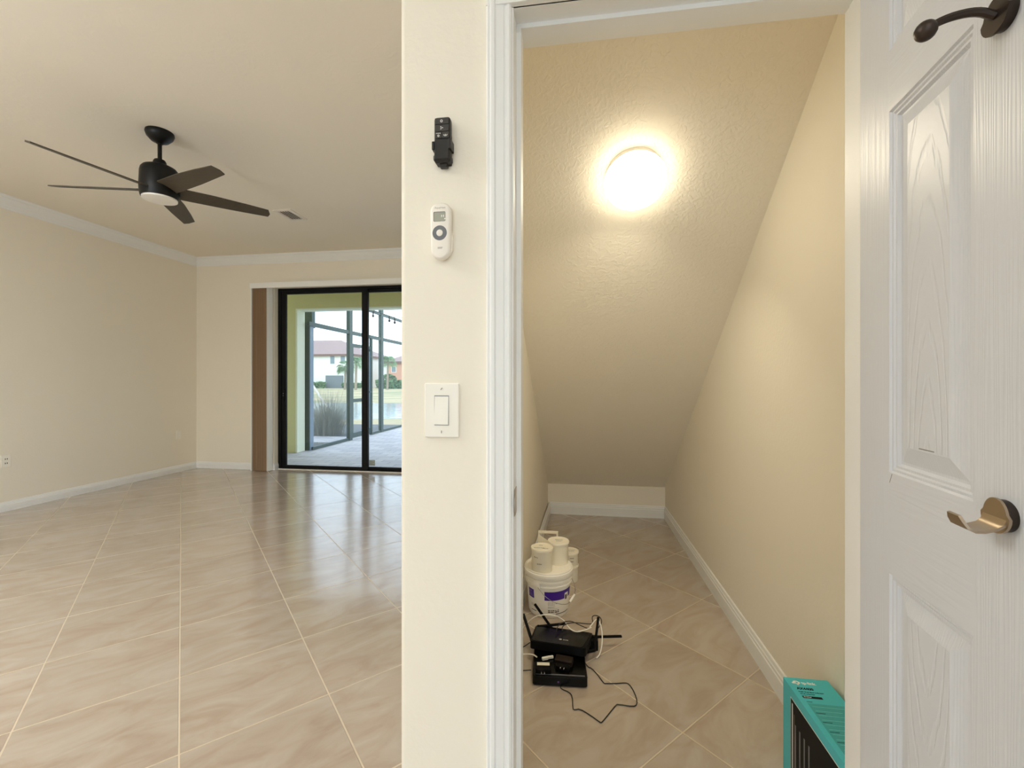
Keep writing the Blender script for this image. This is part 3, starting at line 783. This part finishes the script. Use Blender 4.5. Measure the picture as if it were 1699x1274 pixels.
tub('plastic_tub', -.036, 2.690, .098, .0520, .080, 'upper white tub of the pair stacked on the floor behind the bucket', (('top', .008, .008, .045, 7), ('top', .006, -.01, .04, 8), ('side', .016, .050, .03, 11), ('side', .010, .03, .03, 12)))

# white carry tote behind the tubs
root = empty('carry_caddy', (-.165, 2.58, 0), label='white plastic caddy with upright handle frame behind the tubs', cat='caddy')
B().rbox((-.235, 2.50, 0), (-.095, 2.66, .17), .012, None, 3, .002).build('caddy_body', 'tub_white', root)
fr = B().box((-.218, 2.572, .17), (-.208, 2.582, .3138)).box((-.112, 2.572, .17), (-.102, 2.582, .3138)).box((-.218, 2.570, .314), (-.102, 2.584, .326))
fr.add([(-.208, 2.574, .30), (-.208, 2.580, .30), (-.150, 2.580, .262), (-.150, 2.574, .262), (-.208, 2.574, .17), (-.208, 2.580, .17), (-.112, 2.580, .17), (-.112, 2.574, .17), (-.112, 2.574, .25), (-.112, 2.580, .25)],
       [(0, 3, 8, 7, 4), (1, 5, 6, 9, 2), (0, 1, 2, 3), (3, 2, 9, 8), (4, 7, 6, 5)])
fr.build('handle_frame', 'tub_white', root, smooth=0)

# ------------------------------------------------------------------ modem, router, adapters, cables
root = modem = empty('modem', (-.068, 1.84, 0), label='flat black modem box on the closet floor in front of the router', cat='modem')
Mm = Matrix.Translation((-.068, 1.838, 0)) @ Matrix.Rotation(R(3.5), 4, 'Z')
B().rbox((-.108, -.098, .002), (.108, .098, .040), .012, Mm, 5, .003).build('modem_case', 'rtr_black', root)
B().box((-.095, -.089, .040), (.098, -.082, .0408), Mm).build('trim_strip', 'rtr_strip', root, smooth=0)
B().sphere(Mm @ Vector((-.006, -.0978, .020)), .004).build('indicator', 'purple_dot', root)
for sx in (-1, 1):
    for sy in (-1, 1): B().lathe([(.008, 0), (.008, .003)], Mm @ Matrix.Translation((sx*.09, sy*.08, 0)), 12).build('rubber_foot', 'rtr_matte', root)

root = router = empty('router', (-.065, 1.98, 0), label='black wireless router with splayed antennas leaning on the modem', cat='router')
P = [Vector(p) for p in ((-.196, 1.893, .085), (.040, 1.866, .085), (.077, 2.040, .057), (-.185, 2.068, .057))]
nrm = (P[1]-P[0]).cross(P[3]-P[0]).normalized()
def quad(ps, t0, t1, r):
    """rounded-corner slab between offsets"""
    out = []
    for i in range(4):
        a, c, d = ps[i-1], ps[i], ps[(i+1) % 4]
        u = (a-c).normalized(); w = (d-c).normalized()
        for k in range(5):
            s_ = k/4; out.append((c+u*r)*(1-s_)**2 + c*2*s_*(1-s_) + (c+w*r)*s_**2)
    return [[p - nrm*t1 for p in out], [p - nrm*t0 for p in out]]
B().loft(quad(P, .002, .033, .016)).build('router_case', 'rtr_matte', root)
c0 = (P[0]+P[1]+P[2]+P[3])/4
# glossy raised upper panels
ins = [c0+(p-c0)*.95 for p in P]
mL = ins[0]*.5+ins[1]*.5; mB = ins[3]*.5+ins[2]*.5
B().loft(quad([ins[0], ins[0]*.04+ins[1]*.96, ins[2], ins[3]], 0, .004, .014)).build('top_panel', 'rtr_black', root)
ux = (P[1]-P[0]).normalized(); uy = nrm.cross(ux)
Mr = Matrix((ux, uy, nrm)).transposed().to_4x4()
def onr(a, d):   # point on router top: a along front edge (0..1), d depth (0..1)
    return (P[0]*(1-a)+P[1]*a)*(1-d) + (P[3]*(1-a)+P[2]*a)*d
def logo_tp(M, s, m, parent, thick=.0004):
    # round emblem: a thick open ring with a tail to the left and a stem downwards
    b = B(); n = 22; vs = []; fs = []
    for k in range(n+1):
        t = R(-95)+R(275)*k/n
        vs += [(.95*s*cos(t), .72*s*sin(t), thick), (.42*s*cos(t), .28*s*sin(t), thick)]
    for k in range(n): fs.append((2*k, 2*k+2, 2*k+3, 2*k+1))
    b.add(vs, fs, M)
    b.box((-1.25*s, -.48*s, 0), (-.10*s, .0, thick), M).box((-.22*s, -1.05*s, 0), (.24*s, -.30*s, thick), M)
    return b.build('logo', m, parent, smooth=0)
Mt = Mr.copy(); Mt.translation = onr(.52, .30)+nrm*.0006
logo_tp(Mt, .0055, 'print_white', root)
Mt2 = Mr.copy(); Mt2.translation = onr(.565, .30)+nrm*.0006
text_part('lettering', 'tp-link', .0085, Mt2, 'print_white', root, align='LEFT')
for k in range(7):
    p = onr(.46+.045*k, .12)+nrm*.0008
    B().sphere(p, .0009, 6).build('status_light', 'ring_grey', root)
def ant(p0, p1, wd=.0065, th=.004):
    p0 = Vector(p0); p1 = Vector(p1); d = p1-p0; M = axm(p0, d, (0, 0, 1) if abs(d.normalized().z) < .9 else (0, 1, 0)); L = d.length
    B().rbox((-th, -wd, .012), (th, wd, L), .0025, M, 3, .001).sphere(p0, .0075, 12).cyl(p0, p0+d*(.016/L), .006, .006, 12).build('antenna', 'rtr_matte', root)
ant((-.112, 2.062, .050), (-.195, 2.105, .135))
ant((-.196, 1.965, .045), (-.243, 2.045, .115))
ant((-.173, 2.056, .056), (-.043, 2.082, .066))
ant((.080, 1.945, .035), (.100, 2.028, .135), .0055)
ant((.072, 2.025, .045), (.205, 2.050, .045), .0065)
B().rbox((.045, 1.995, .0), (.098, 2.045, .045), .006, None, 3, .002).build('side_housing', 'rtr_matte', root)
B().cyl((.046, 1.925, .036), (.078, 1.940, .036), .007, .007, 14).build('antenna_joint', 'rtr_matte', root)

ad = empty('power_adapter', (-.05, 1.82, .04), label='brown-black power adapter lying on top of the modem', cat='power adapter')
Ma = Matrix.Translation((-.050, 1.822, .0405)) @ Matrix.Rotation(R(-9), 4, 'Z')
B().rbox((-.035, -.014, 0), (.037, .026, .021), .004, Ma, 3, .002).build('adapter_case', 'adapter_brown', ad)
B().rbox((-.026, -.042, 0), (.030, -.015, .014), .004, Ma, 3, .002).build('adapter_plug', 'rtr_matte', ad)
for dx in (-.004, .010):
    B().box((dx-.0018, -.0505, .009), (dx+.0018, -.042, .013), Ma).build('prong', 'metal_pin', ad, smooth=0)

ad = empty('power_adapter', (-.135, 1.76, .04), label='black power adapter with a white label on the left of the modem', cat='power adapter')
Ma = Matrix.Translation((-.128, 1.772, .0408)) @ Matrix.Rotation(R(6), 4, 'Z')
B().rbox((-.034, -.026, 0), (.030, .022, .020), .004, Ma, 3, .002).build('adapter_case', 'rtr_matte', ad)
B().box((-.026, -.002, .020), (.024, .016, .0206), Ma).build('paper_label', 'label_white', ad, smooth=0)
for dx in (-.010, .002):
    B().box((dx-.0012, -.040, .010), (dx+.0012, -.0265, .014), Ma).build('prong', 'metal_pin', ad, smooth=0)

def cord(name, pts, r, m, label, sm=2, cat='cable', parent=None):
    return B().tube(pts, r, 8, sm).build(name, m, parent, label=label, cat=cat if parent is None else None)
z = .0026
cord('power_cord', [(.034, 1.90, .012)]+[(x, y, z) for x, y in ((.050, 1.876), (.066, 1.870), (.088, 1.832), (.108, 1.788), (.113, 1.783), (.120, 1.785), (.157, 1.790), (.195, 1.800), (.208, 1.794), (.220, 1.762), (.227, 1.722), (.224, 1.684), (.209, 1.672), (.155, 1.676), (.147, 1.672), (.118, 1.624), (.090, 1.578), (.084, 1.578), (.050, 1.608), (.014, 1.633), (-.006, 1.624), (-.011, 1.630), (-.013, 1.694), (-.026, 1.715), (-.057, 1.728))]+[(-.060, 1.742, .0018)], .0019, 'cord_black', None, 1, parent=modem)
cord('network_cable', [(-.300+.03, 2.06, .012), (-.245, 2.079, .035), (-.196, 2.066, .095), (-.140, 2.046, .120), (-.090, 2.070, .105), (-.050, 2.080, .078), (-.034, 2.030, .075), (.000, 2.010, .068), (.045, 2.020, .078), (.070, 2.030, .085)], .0026, 'cord_white', 'white cable arching behind the router in front of the bucket')
cord('network_cable', [(.062, 2.042, .078), (.090, 2.060, .108), (.104, 2.050, .112), (.116, 2.020, .085), (.116, 1.990, .045), (.104, 1.955, .012), (.088, 1.940, .004)], .0026, 'cord_white', 'white cable loop hanging over the right antenna of the router')
cord('power_cord', [(-.060, 1.985, .084), (-.062, 2.02, .084), (-.040, 2.055, .082), (.0, 2.080, .075), (.050, 2.075, .075), (.080, 2.070, .080), (.072, 2.095, .105), (.105, 2.075, .118), (.120, 2.050, .105), (.100, 2.030, .085)], .0021, 'cord_black', None, 2, parent=router)
cord('power_cord', [(-.088, 1.975, .082), (-.080, 2.03, .086), (-.050, 2.06, .086), (-.020, 2.10, .070), (.020, 2.085, .060), (.055, 2.06, .062)], .0021, 'cord_black', None, 2, parent=router)
nc = empty('network_plug_cable', (-.14, 1.83, .04), label='white cable whose plug rests on the modem beside the white-labelled adapter', cat='cable')
B().tube([(-.275, 1.905, .004), (-.225, 1.880, .030), (-.180, 1.845, .056), (-.160, 1.830, .054)], .0026, 8, 2).build('cable', 'cord_white', nc)
B().rbox((-.012, -.006, 0), (.014, .006, .010), .002, Matrix.Translation((-.128, 1.837, .042)) @ Matrix.Rotation(R(25), 4, 'Z'), 2, .001).rbox((-.012, -.005, 0), (.012, .005, .009), .002, Matrix.Translation((-.105, 1.850, .042)) @ Matrix.Rotation(R(20), 4, 'Z'), 2, .001).build('plug', 'cord_white', nc)
cord('power_cord', [(-.290, 1.955, .0026), (-.240, 1.965, .0026), (-.205, 1.985, .020)], .0022, 'cord_black', None, 2, parent=router)
cord('power_cord', [(-.275, 1.815, .0024), (-.230, 1.812, .0024), (-.182, 1.812, .010)], .0020, 'cord_black', None, 2, parent=modem)

# ------------------------------------------------------------------ router box
bx0, bx1, by0, by1, bz = .632, .757, 1.10, 1.467, .289
root = empty('router_box', ((bx0+bx1)/2, (by0+by1)/2, 0), label='teal retail carton of a wireless router against the closet wall', cat='box')
car = B().box((bx0, by0+.0, .001), (bx1, by1, bz)).build('carton', 'box_teal', root, smooth=0, bevel=.0012)
Tm = Matrix(((1, 0, 0, 0), (0, 1, 0, 0), (0, 0, 1, bz+.0002), (0, 0, 0, 1)))
def T2(x, y): return Tm @ Matrix.Translation((x, y, 0))
logo_tp(T2(.6590, 1.4440), .0105, 'print_white', root)
text_part('lettering', 'tp-link', .0150, T2(.6725, 1.4435), 'print_white', root, align='LEFT', bold=.0004)
text_part('lettering', 'AX4400', .0135, T2(.648, 1.4175), 'box_dark', root, align='LEFT', bold=.0004)
text_part('lettering', 'Mesh Dual Band 6-Stream', .0064, T2(.647, 1.4035), 'box_dark', root, align='LEFT')
text_part('lettering', 'Wi-Fi 6 Router', .0064, T2(.6475, 1.3945), 'box_dark', root, align='LEFT')
B().box((.6475, 1.377, bz+.0001), (.700, 1.386, bz+.0005)).build('label_bar', 'box_dark', root, smooth=0)
text_part('lettering', 'Archer', .0075, T2(.650, 1.3815) @ Matrix.Translation((0, 0, .0004)), 'print_white', root, align='LEFT')
B().box((.649, 1.3615, bz+.0001), (.664, 1.3630, bz+.0004)).build('fine_print', 'box_dark', root, smooth=0)
B().box((.648, 1.115, bz+.0001), (bx1-.001, 1.356, bz+.0003)).build('printed_panel', 'box_teal_dark', root, smooth=0)
b = B()
for k in range(12):
    y = 1.343-k*.0165
    b.box((.655, y, bz+.0003), (bx1-.004-(.03 if k % 3 == 1 else 0), y+.0014, bz+.0006))
b.build('fine_print', 'box_line', root, smooth=0)
b = B()
for k in range(4): B().box((.652, 1.318-k*.033, bz+.0003), (.676, 1.3195-k*.033, bz+.0006)).build('fine_print', 'box_dark', root, smooth=0)
# side picture of the product
B().box((bx0-.0003, 1.12, .03), (bx0, 1.419, .262)).build('picture_border', 'print_white', root, smooth=0)
pic = B().box((bx0-.0006, 1.122, .032), (bx0-.0002, 1.417, .260)).build('product_picture', 'box_dark', root, smooth=0)
b = B().box((bx0-.0010, 1.404, .035), (bx0-.0005, 1.409, .250)); b.build('picture_detail', 'print_white', pic, smooth=0)
b = B()
for y0 in (1.385, 1.36, 1.335, 1.31): b.box((bx0-.0010, y0, .05), (bx0-.0005, y0+.006, .20))
b.build('picture_detail', 'ring_grey', pic, smooth=0)
B().box((bx0-.0010, 1.392, .05), (bx0-.0005, 1.398, .225)).build('picture_detail', 'photo_brown', pic, smooth=0)

# ------------------------------------------------------------------ outside: patio, screen enclosure, pond, lawn, houses
struct(B().box((-8.5, 5.62, -.10), (3.5, 7.1, -.005)).box((-4.66, 7.1, -.10), (3.5, 14.5, -.005)), 'patio', 'pavers')
struct(B().box((-6.1, 8.45, -.11), (-4.95, 9.35, -.06)), 'stepping_slab', 'pavers')
struct(B().box((-8.5, 7.1, -.12), (-4.66, 12.4, -.09)), 'mulch_bed', 'mulch')
struct(B().box((-6.2, 6.80, 0), (-4.64, 7.00, 2.95)).box((-4.64, 6.80, 2.41), (3.2, 7.00, 2.95)), 'wall_patio_opening', 'stucco_green')
struct(B().box((-4.640, 6.797, 0), (-4.610, 7.003, 2.41)).box((-4.6098, 6.797, 2.385), (3.2, 7.003, 2.4098)), 'trim_7', 'stucco_white')
struct(B().box((-6.2, 5.62, 0), (-6.0, 6.80, 2.95)), 'wall_patio_left', 'stucco_green')
struct(B().box((-6.2, 5.62, 2.95), (3.2, 7.05, 3.1)), 'ceiling_patio', 'stucco_green')

GX = -4.56
cage = empty('screen_enclosure', (GX, 9.4, 0), label='dark green aluminium screen enclosure around the patio', cat='screen enclosure')
def post(x0, y0, x1, y1, z1=2.25, z0=0): B().box((x0, y0, z0), (x1, y1, z1)).build('post', 'cage_green', cage, smooth=0)
post(GX-.14, 7.06, GX+.0, 7.16, 2.20)
B().box((GX+.0, 7.06, 0), (GX+.012, 7.165, 2.20)).build('post_edge', 'cage_edge', cage, smooth=0)
post(GX-.02, 8.34, GX+.05, 8.46, 3.6)
post(GX-.02, 9.80, GX+.05, 9.92, 3.6)
post(GX-.02, 11.6, GX+.05, 11.72, 3.6)
post(GX-.02, 9.34, GX+.03, 9.40, 2.20)
post(GX-.02, 8.46, GX+.02, 8.49, 2.20)
post(GX-.30, 7.35, GX-.14, 7.45, 3.6, 2.16)
for z0, z1, ya, yb in ((2.15, 2.22, 7.0, 14), (.0, .05, 7.1, 8.46), (0, .05, 9.36, 14), (2.74, 2.80, 9.2, 14)):
    B().box((GX-.01, ya, z0), (GX+.04, yb, z1)).build('rail', 'cage_green', cage, smooth=0)
B().box((GX-.02, 13.9, 0), (3.2, 14.0, .06)).box((GX-.02, 13.9, 2.7), (3.2, 14.0, 2.78)).build('rail', 'cage_green', cage, smooth=0)
for x in (-3.2, -1.8, -.4, 1.0): post(x, 13.9, x+.06, 14.0, 2.78)
for y0, y1, z0, z1 in ((7.17, 8.34, .05, 2.15), (8.49, 9.34, 2.02, 2.15), (9.40, 9.80, .05, 2.15), (9.92, 11.6, .05, 2.15)):
    B().add([(GX+.015, y0, z0), (GX+.015, y1, z0), (GX+.015, y1, z1), (GX+.015, y0, z1)], [(0, 1, 2, 3)]).build('screen_panel', 'screen_mesh', cage, smooth=0)
dr = B().box((GX-.01, 8.50, .03), (GX+.02, 8.55, 1.97)).box((GX-.01, 9.28, .03), (GX+.02, 9.33, 1.97)).box((GX-.01, 8.55, 1.90), (GX+.02, 9.28, 1.97)).box((GX-.01, 8.55, .03), (GX+.02, 9.28, .13)).box((GX-.01, 8.55, .76), (GX+.02, 9.28, .83)).build('screen_door', 'cage_green', cage, smooth=0)
B().box((GX+.02, 9.24, .15), (GX+.035, 9.255, 1.85)).box((GX+.02, 9.24, .95), (GX+.06, 9.255, .97)).build('door_handle', 'cage_edge', dr, smooth=0)
B().add([(GX+.004, 8.55, .13), (GX+.004, 9.28, .13), (GX+.004, 9.28, 1.9), (GX+.004, 8.55, 1.9)], [(0, 1, 2, 3)]).build('screen_panel', 'screen_mesh', dr, smooth=0)
# sloping roof members
for ya, yb, za, zb in ((7.05, 9.86, 2.95, 3.5), (9.86, 14.0, 3.5, 2.9)):
    pass
B().box((GX-.02, 7.0, 3.52), (GX+.05, 14.0, 3.60)).build('rail', 'cage_green', cage, smooth=0)
for y in (8.4, 9.86, 11.66): B().box((GX, y-.03, 3.50), (3.2, y+.03, 3.60)).build('roof_beam', 'cage_green', cage, smooth=0)

# string lights
sl = empty('string_lights', (-3.6, 8.6, 2.6), label='string of dark-capped bulbs hanging across the patio', cat='string lights')
bulbs = [(-4.30, 8.60, 2.565), (-4.136, 8.60, 2.541), (-3.783, 8.60, 2.435), (-3.667, 8.60, 2.396), (-3.1, 8.6, 2.40), (-2.6, 8.6, 2.50)]
B().tube([(-4.5, 8.66, 2.80)]+[(x, y, z_+.10) for x, y, z_ in bulbs]+[(-1.6, 8.3, 2.75)], .004, 6, 1).build('cable', 'bulb_dark', sl)
for x, y, z_ in bulbs:
    s_ = B().cyl((x, y, z_+.02), (x, y, z_+.09), .012, .012, 10).build('socket', 'bulb_dark', sl)
    B().sphere((x, y, z_), .024, 12, 1.2).build('bulb', 'bulb_dark', s_)

# ornamental grass
random.seed(11)
gb = B()
for i in range(1500):
    a = random.uniform(0, 2*pi); r0 = random.uniform(0, .36)
    x, y = -5.85+r0*cos(a), 9.80+r0*sin(a)
    a2 = a+random.gauss(0, .5); L = random.uniform(.55, 1.35); sp_ = random.uniform(.1, .85); w = .0035
    prev = None; rings = []
    for k in range(6):
        t = k/5; px = x+cos(a2)*sp_*t**1.5; py = y+sin(a2)*sp_*t**1.5; pz = -.09+L*(t-.30*t*t*sp_*1.6)
        ww = w*(1-t*.85); rings.append([(px-sin(a2)*ww, py+cos(a2)*ww, pz), (px+sin(a2)*ww, py-cos(a2)*ww, pz)])
    vs = [p for r in rings for p in r]; gb.add(vs, [(2*k, 2*k+1, 2*k+3, 2*k+2) for k in range(5)])
gb.build('fountain_grass', 'grass_dry', smooth=0, label='grey-green clump of ornamental grass just outside the patio screen', cat='grass')

# ground, pond
struct(B().box((-140, 7.0, -.30), (60, 220, -.10)).box((-140, -20, -.30), (-8.5, 7.0, -.10)), 'lawn', 'lawn')
pp = []
for k in range(28):
    t = 2*pi*k/28; pp.append((-12.0+9.5*cos(t)*(1+.06*sin(3*t)), 18.9+5.9*sin(t)*(1+.06*cos(2*t))))
struct(B().prism([(x*1.0, y) for x, y in pp], -.10, -.085), 'pond', 'water')

# leaning stake
B().cyl((-5.78, 10.35, -.1), (-7.75, 12.15, 1.09), .028, .028, 10).build('tree_stake', 'stake_wood', label='pale pole leaning beside the ornamental grass', cat='pole')
B().cyl((-9.4, 25.6, -.1), (-8.6, 25.5, 1.5), .05, .05, 10).build('tree_stake', 'stake_wood', label='pale pole leaning on the lawn past the pond, right of the grass', cat='pole')

# houses
def house(name, x0, x1, y0, y1, ze, zr, wallm, wins, label, dark=None):
    root = empty(name, ((x0+x1)/2, (y0+y1)/2, -.1), label=label, cat='house')
    B().box((x0, y0, -.1), (x1, y1, ze)).build('wall', wallm, root, smooth=0)
    o = .5; hx = min((x1-x0)/2, (y1-y0)/2)
    B().add([(x0-o, y0-o, ze), (x1+o, y0-o, ze), (x1+o, y1+o, ze), (x0-o, y1+o, ze), (x0+hx, (y0+y1)/2, zr), (x1-hx, (y0+y1)/2, zr)],
            [(0, 1, 5, 4), (1, 2, 5), (2, 3, 4, 5), (3, 0, 4), (0, 3, 2, 1)]).build('roof', 'roof_tile', root, smooth=0)
    B().box((x0-o, y0-o, ze-.35), (x1+o, y0-o+.1, ze+.02)).box((x1+o-.1, y0-o, ze-.35), (x1+o, y1+o, ze+.02)).build('fascia', 'fascia', root, smooth=0)
    for wx, wz, ww, wh in wins:
        f = B().box((wx, y0-.06, wz), (wx+ww, y0, wz+wh)).build('window', 'house_white', root, smooth=0)
        B().box((wx+.1, y0-.09, wz+.1), (wx+ww-.1, y0-.05, wz+wh-.1)).build('pane', 'house_glass', f, smooth=0)
    if dark:
        a = dark; g = B().box((a[0], y0-.1, a[2]), (a[1], y0, a[3])).build('patio_screen', 'house_dark', root, smooth=0)
    return root
house('house', -58, -39.5, 74, 84, 6.0, 9.0, 'house_white', ((-43.8, 4.2, 1.0, 1.7), (-41.8, 4.2, 1.0, 1.7), (-52, 4.2, 1.0, 1.7)), 'white two-storey house with brown tiled hip roof across the pond', (-44.6, -41.2, -.1, 2.2))
house('house', -47, -40.9, 86.5, 94, 6.2, 7.8, 'house_white', ((-42.6, 4.0, .8, 1.6),), 'narrower white house wing right of the big white house', (-42.4, -41.4, -.1, 2.2))
house('house', -35.6, -22, 80, 88, 4.9, 7.0, 'house_pink', ((-34.8, 2.8, 1.0, 1.2), (-32.5, 2.8, 1.0, 1.2)), 'salmon-coloured house far across the pond at the right of the door')

# hedge / shrubs
def blob(name, x, y, z, rx, rz, label, n=300, cat='shrub', m='hedge_green'):
    rnd = random.Random(int(abs(x*31+y*7))); b = B()
    for i in range(n):
        u = rnd.uniform(-1, 1); t = rnd.uniform(0, 2*pi); s_ = math.sqrt(1-u*u)
        c = Vector((x+rx*s_*cos(t)*rnd.uniform(.75, 1), y+rx*.6*s_*sin(t), z+rz*(u*.5+.5)))
        d = Vector((rnd.uniform(-1, 1), rnd.uniform(-1, 1), rnd.uniform(-1, 1))).normalized(); e = d.orthogonal().normalized(); g = d.cross(e)
        q = rx*.16; b.add([c+e*q, c+g*q*.6, c-e*q, c-g*q*.6, c+d*q*.4], [(0, 1, 4), (1, 2, 4), (2, 3, 4), (3, 0, 4)])
    b.build(name, m, smooth=0, label=label, cat=cat)
def hedge(x0, x1, y, h, label):
    rnd = random.Random(5); b = B()
    for i in range(700):
        c = Vector((rnd.uniform(x0, x1), y+rnd.uniform(-.4, .4), rnd.uniform(-.1, h)))
        e = Vector((rnd.uniform(-1, 1), rnd.uniform(-1, 1), rnd.uniform(-1, 1))).normalized(); g = e.orthogonal().normalized(); q = .28
        b.add([c+e*q, c+g*q, c-e*q, c-g*q], [(0, 1, 2, 3)])
    b.build('hedge', 'hedge_green', smooth=0, label=label, cat='hedge')
hedge(-52, -44, 72.6, .95, 'low clipped green hedge along the big white house')
hedge(-40.8, -37.6, 73.2, .7, 'low green hedge in front of the narrower white wing')
hedge(-33, -24, 70.0, 1.2, 'tall green hedge in front of the salmon house')
blob('shrub', -35.2, 70.5, -.1, .9, 1.6, 'rounded green shrub at the corner of the white house')
blob('shrub', -32.0, 72, -.1, 1.7, 2.4, 'large green shrub before the salmon house', 400)

def palm(name, x, y, h, s, label):
    root = empty(name, (x, y, -.1), label=label, cat='palm tree', group=None)
    B().cyl((x, y, -.1), (x+.1, y, h), .16*s, .11*s, 10).build('trunk', 'palm_trunk', root)
    rnd = random.Random(int(h*100)); b = B()
    for i in range(46):
        a = rnd.uniform(0, 2*pi); el = rnd.uniform(-.7, 1.2); L = 1.25*s
        c = Vector((x+.1, y, h)); d = Vector((cos(a)*cos(el), sin(a)*cos(el), sin(el)))
        tip = c+d*L+Vector((0, 0, -.35*L)); mid = c+d*L*.6
        side = d.cross(Vector((0, 0, 1)))
        if side.length < .1: side = Vector((1, 0, 0))
        side.normalize()
        for j in range(-3, 4):
            w = .5*s*j/3
            b.add([mid-d*.25*s, mid+side*w*.8+d*.1*s, tip+side*w+Vector((0, 0, -.12*abs(j)*s*.3)), mid+side*(w*.8+.05*s)], [(0, 1, 2, 3)])
        b.add([c-side*.02, c+side*.02, mid+side*.02, mid-side*.02], [(0, 1, 2, 3)])
    b.build('crown', 'palm_green', root, smooth=0)
palm('palm_tree', -34.3, 62.0, 3.4, 1.1, 'green-crowned palm before the white house, left of the door stile')
palm('palm_tree', -31.0, 59.0, 3.7, 1.15, 'green-crowned palm before the white house, just left of the door stile')
palm('palm_tree', -27.6, 62.0, 4.0, 1.1, 'taller palm near the salmon house seen through the right pane')

# ------------------------------------------------------------------ world, camera, view
w = bpy.data.worlds.new('World'); scene.world = w; w.use_nodes = True
nt = w.node_tree; N = nt.nodes; L = nt.links
bg = N['Background']
sky = N.new('ShaderNodeTexSky'); sky.sky_type = 'NISHITA'; sky.sun_disc = False; sky.sun_elevation = R(38); sky.sun_rotation = R(150); sky.air_density = 1.; sky.dust_density = 2.5
mx = N.new('ShaderNodeMix'); mx.data_type = 'RGBA'; mx.inputs['Factor'].default_value = .82
ml = N.new('ShaderNodeVectorMath'); ml.operation = 'SCALE'; ml.inputs['Scale'].default_value = .25
L.new(sky.outputs[0], ml.inputs[0]); L.new(ml.outputs[0], mx.inputs['A']); mx.inputs['B'].default_value = (.80, .91, 1.0, 1)
L.new(mx.outputs['Result'], bg.inputs['Color']); bg.inputs['Strength'].default_value = 2.55

cam = bpy.data.cameras.new('Camera'); co = bpy.data.objects.new('Camera', cam); COL.objects.link(co)
cam.sensor_width = 36.; cam.lens = 733./1699*36.; cam.shift_y = -5./1699.
co.location = (0, 0, 1.2); co.rotation_euler = (pi/2, 0, R(8.23)); cam.clip_start = .02; cam.clip_end = 500
scene.camera = co
scene.cycles.diffuse_bounces = 10; scene.cycles.max_bounces = 16; scene.cycles.transparent_max_bounces = 16
vs = scene.view_settings
vs.view_transform = 'Standard'; vs.look = 'None'; vs.gamma = 1.; vs.exposure = 0.; vs.use_curve_mapping = False
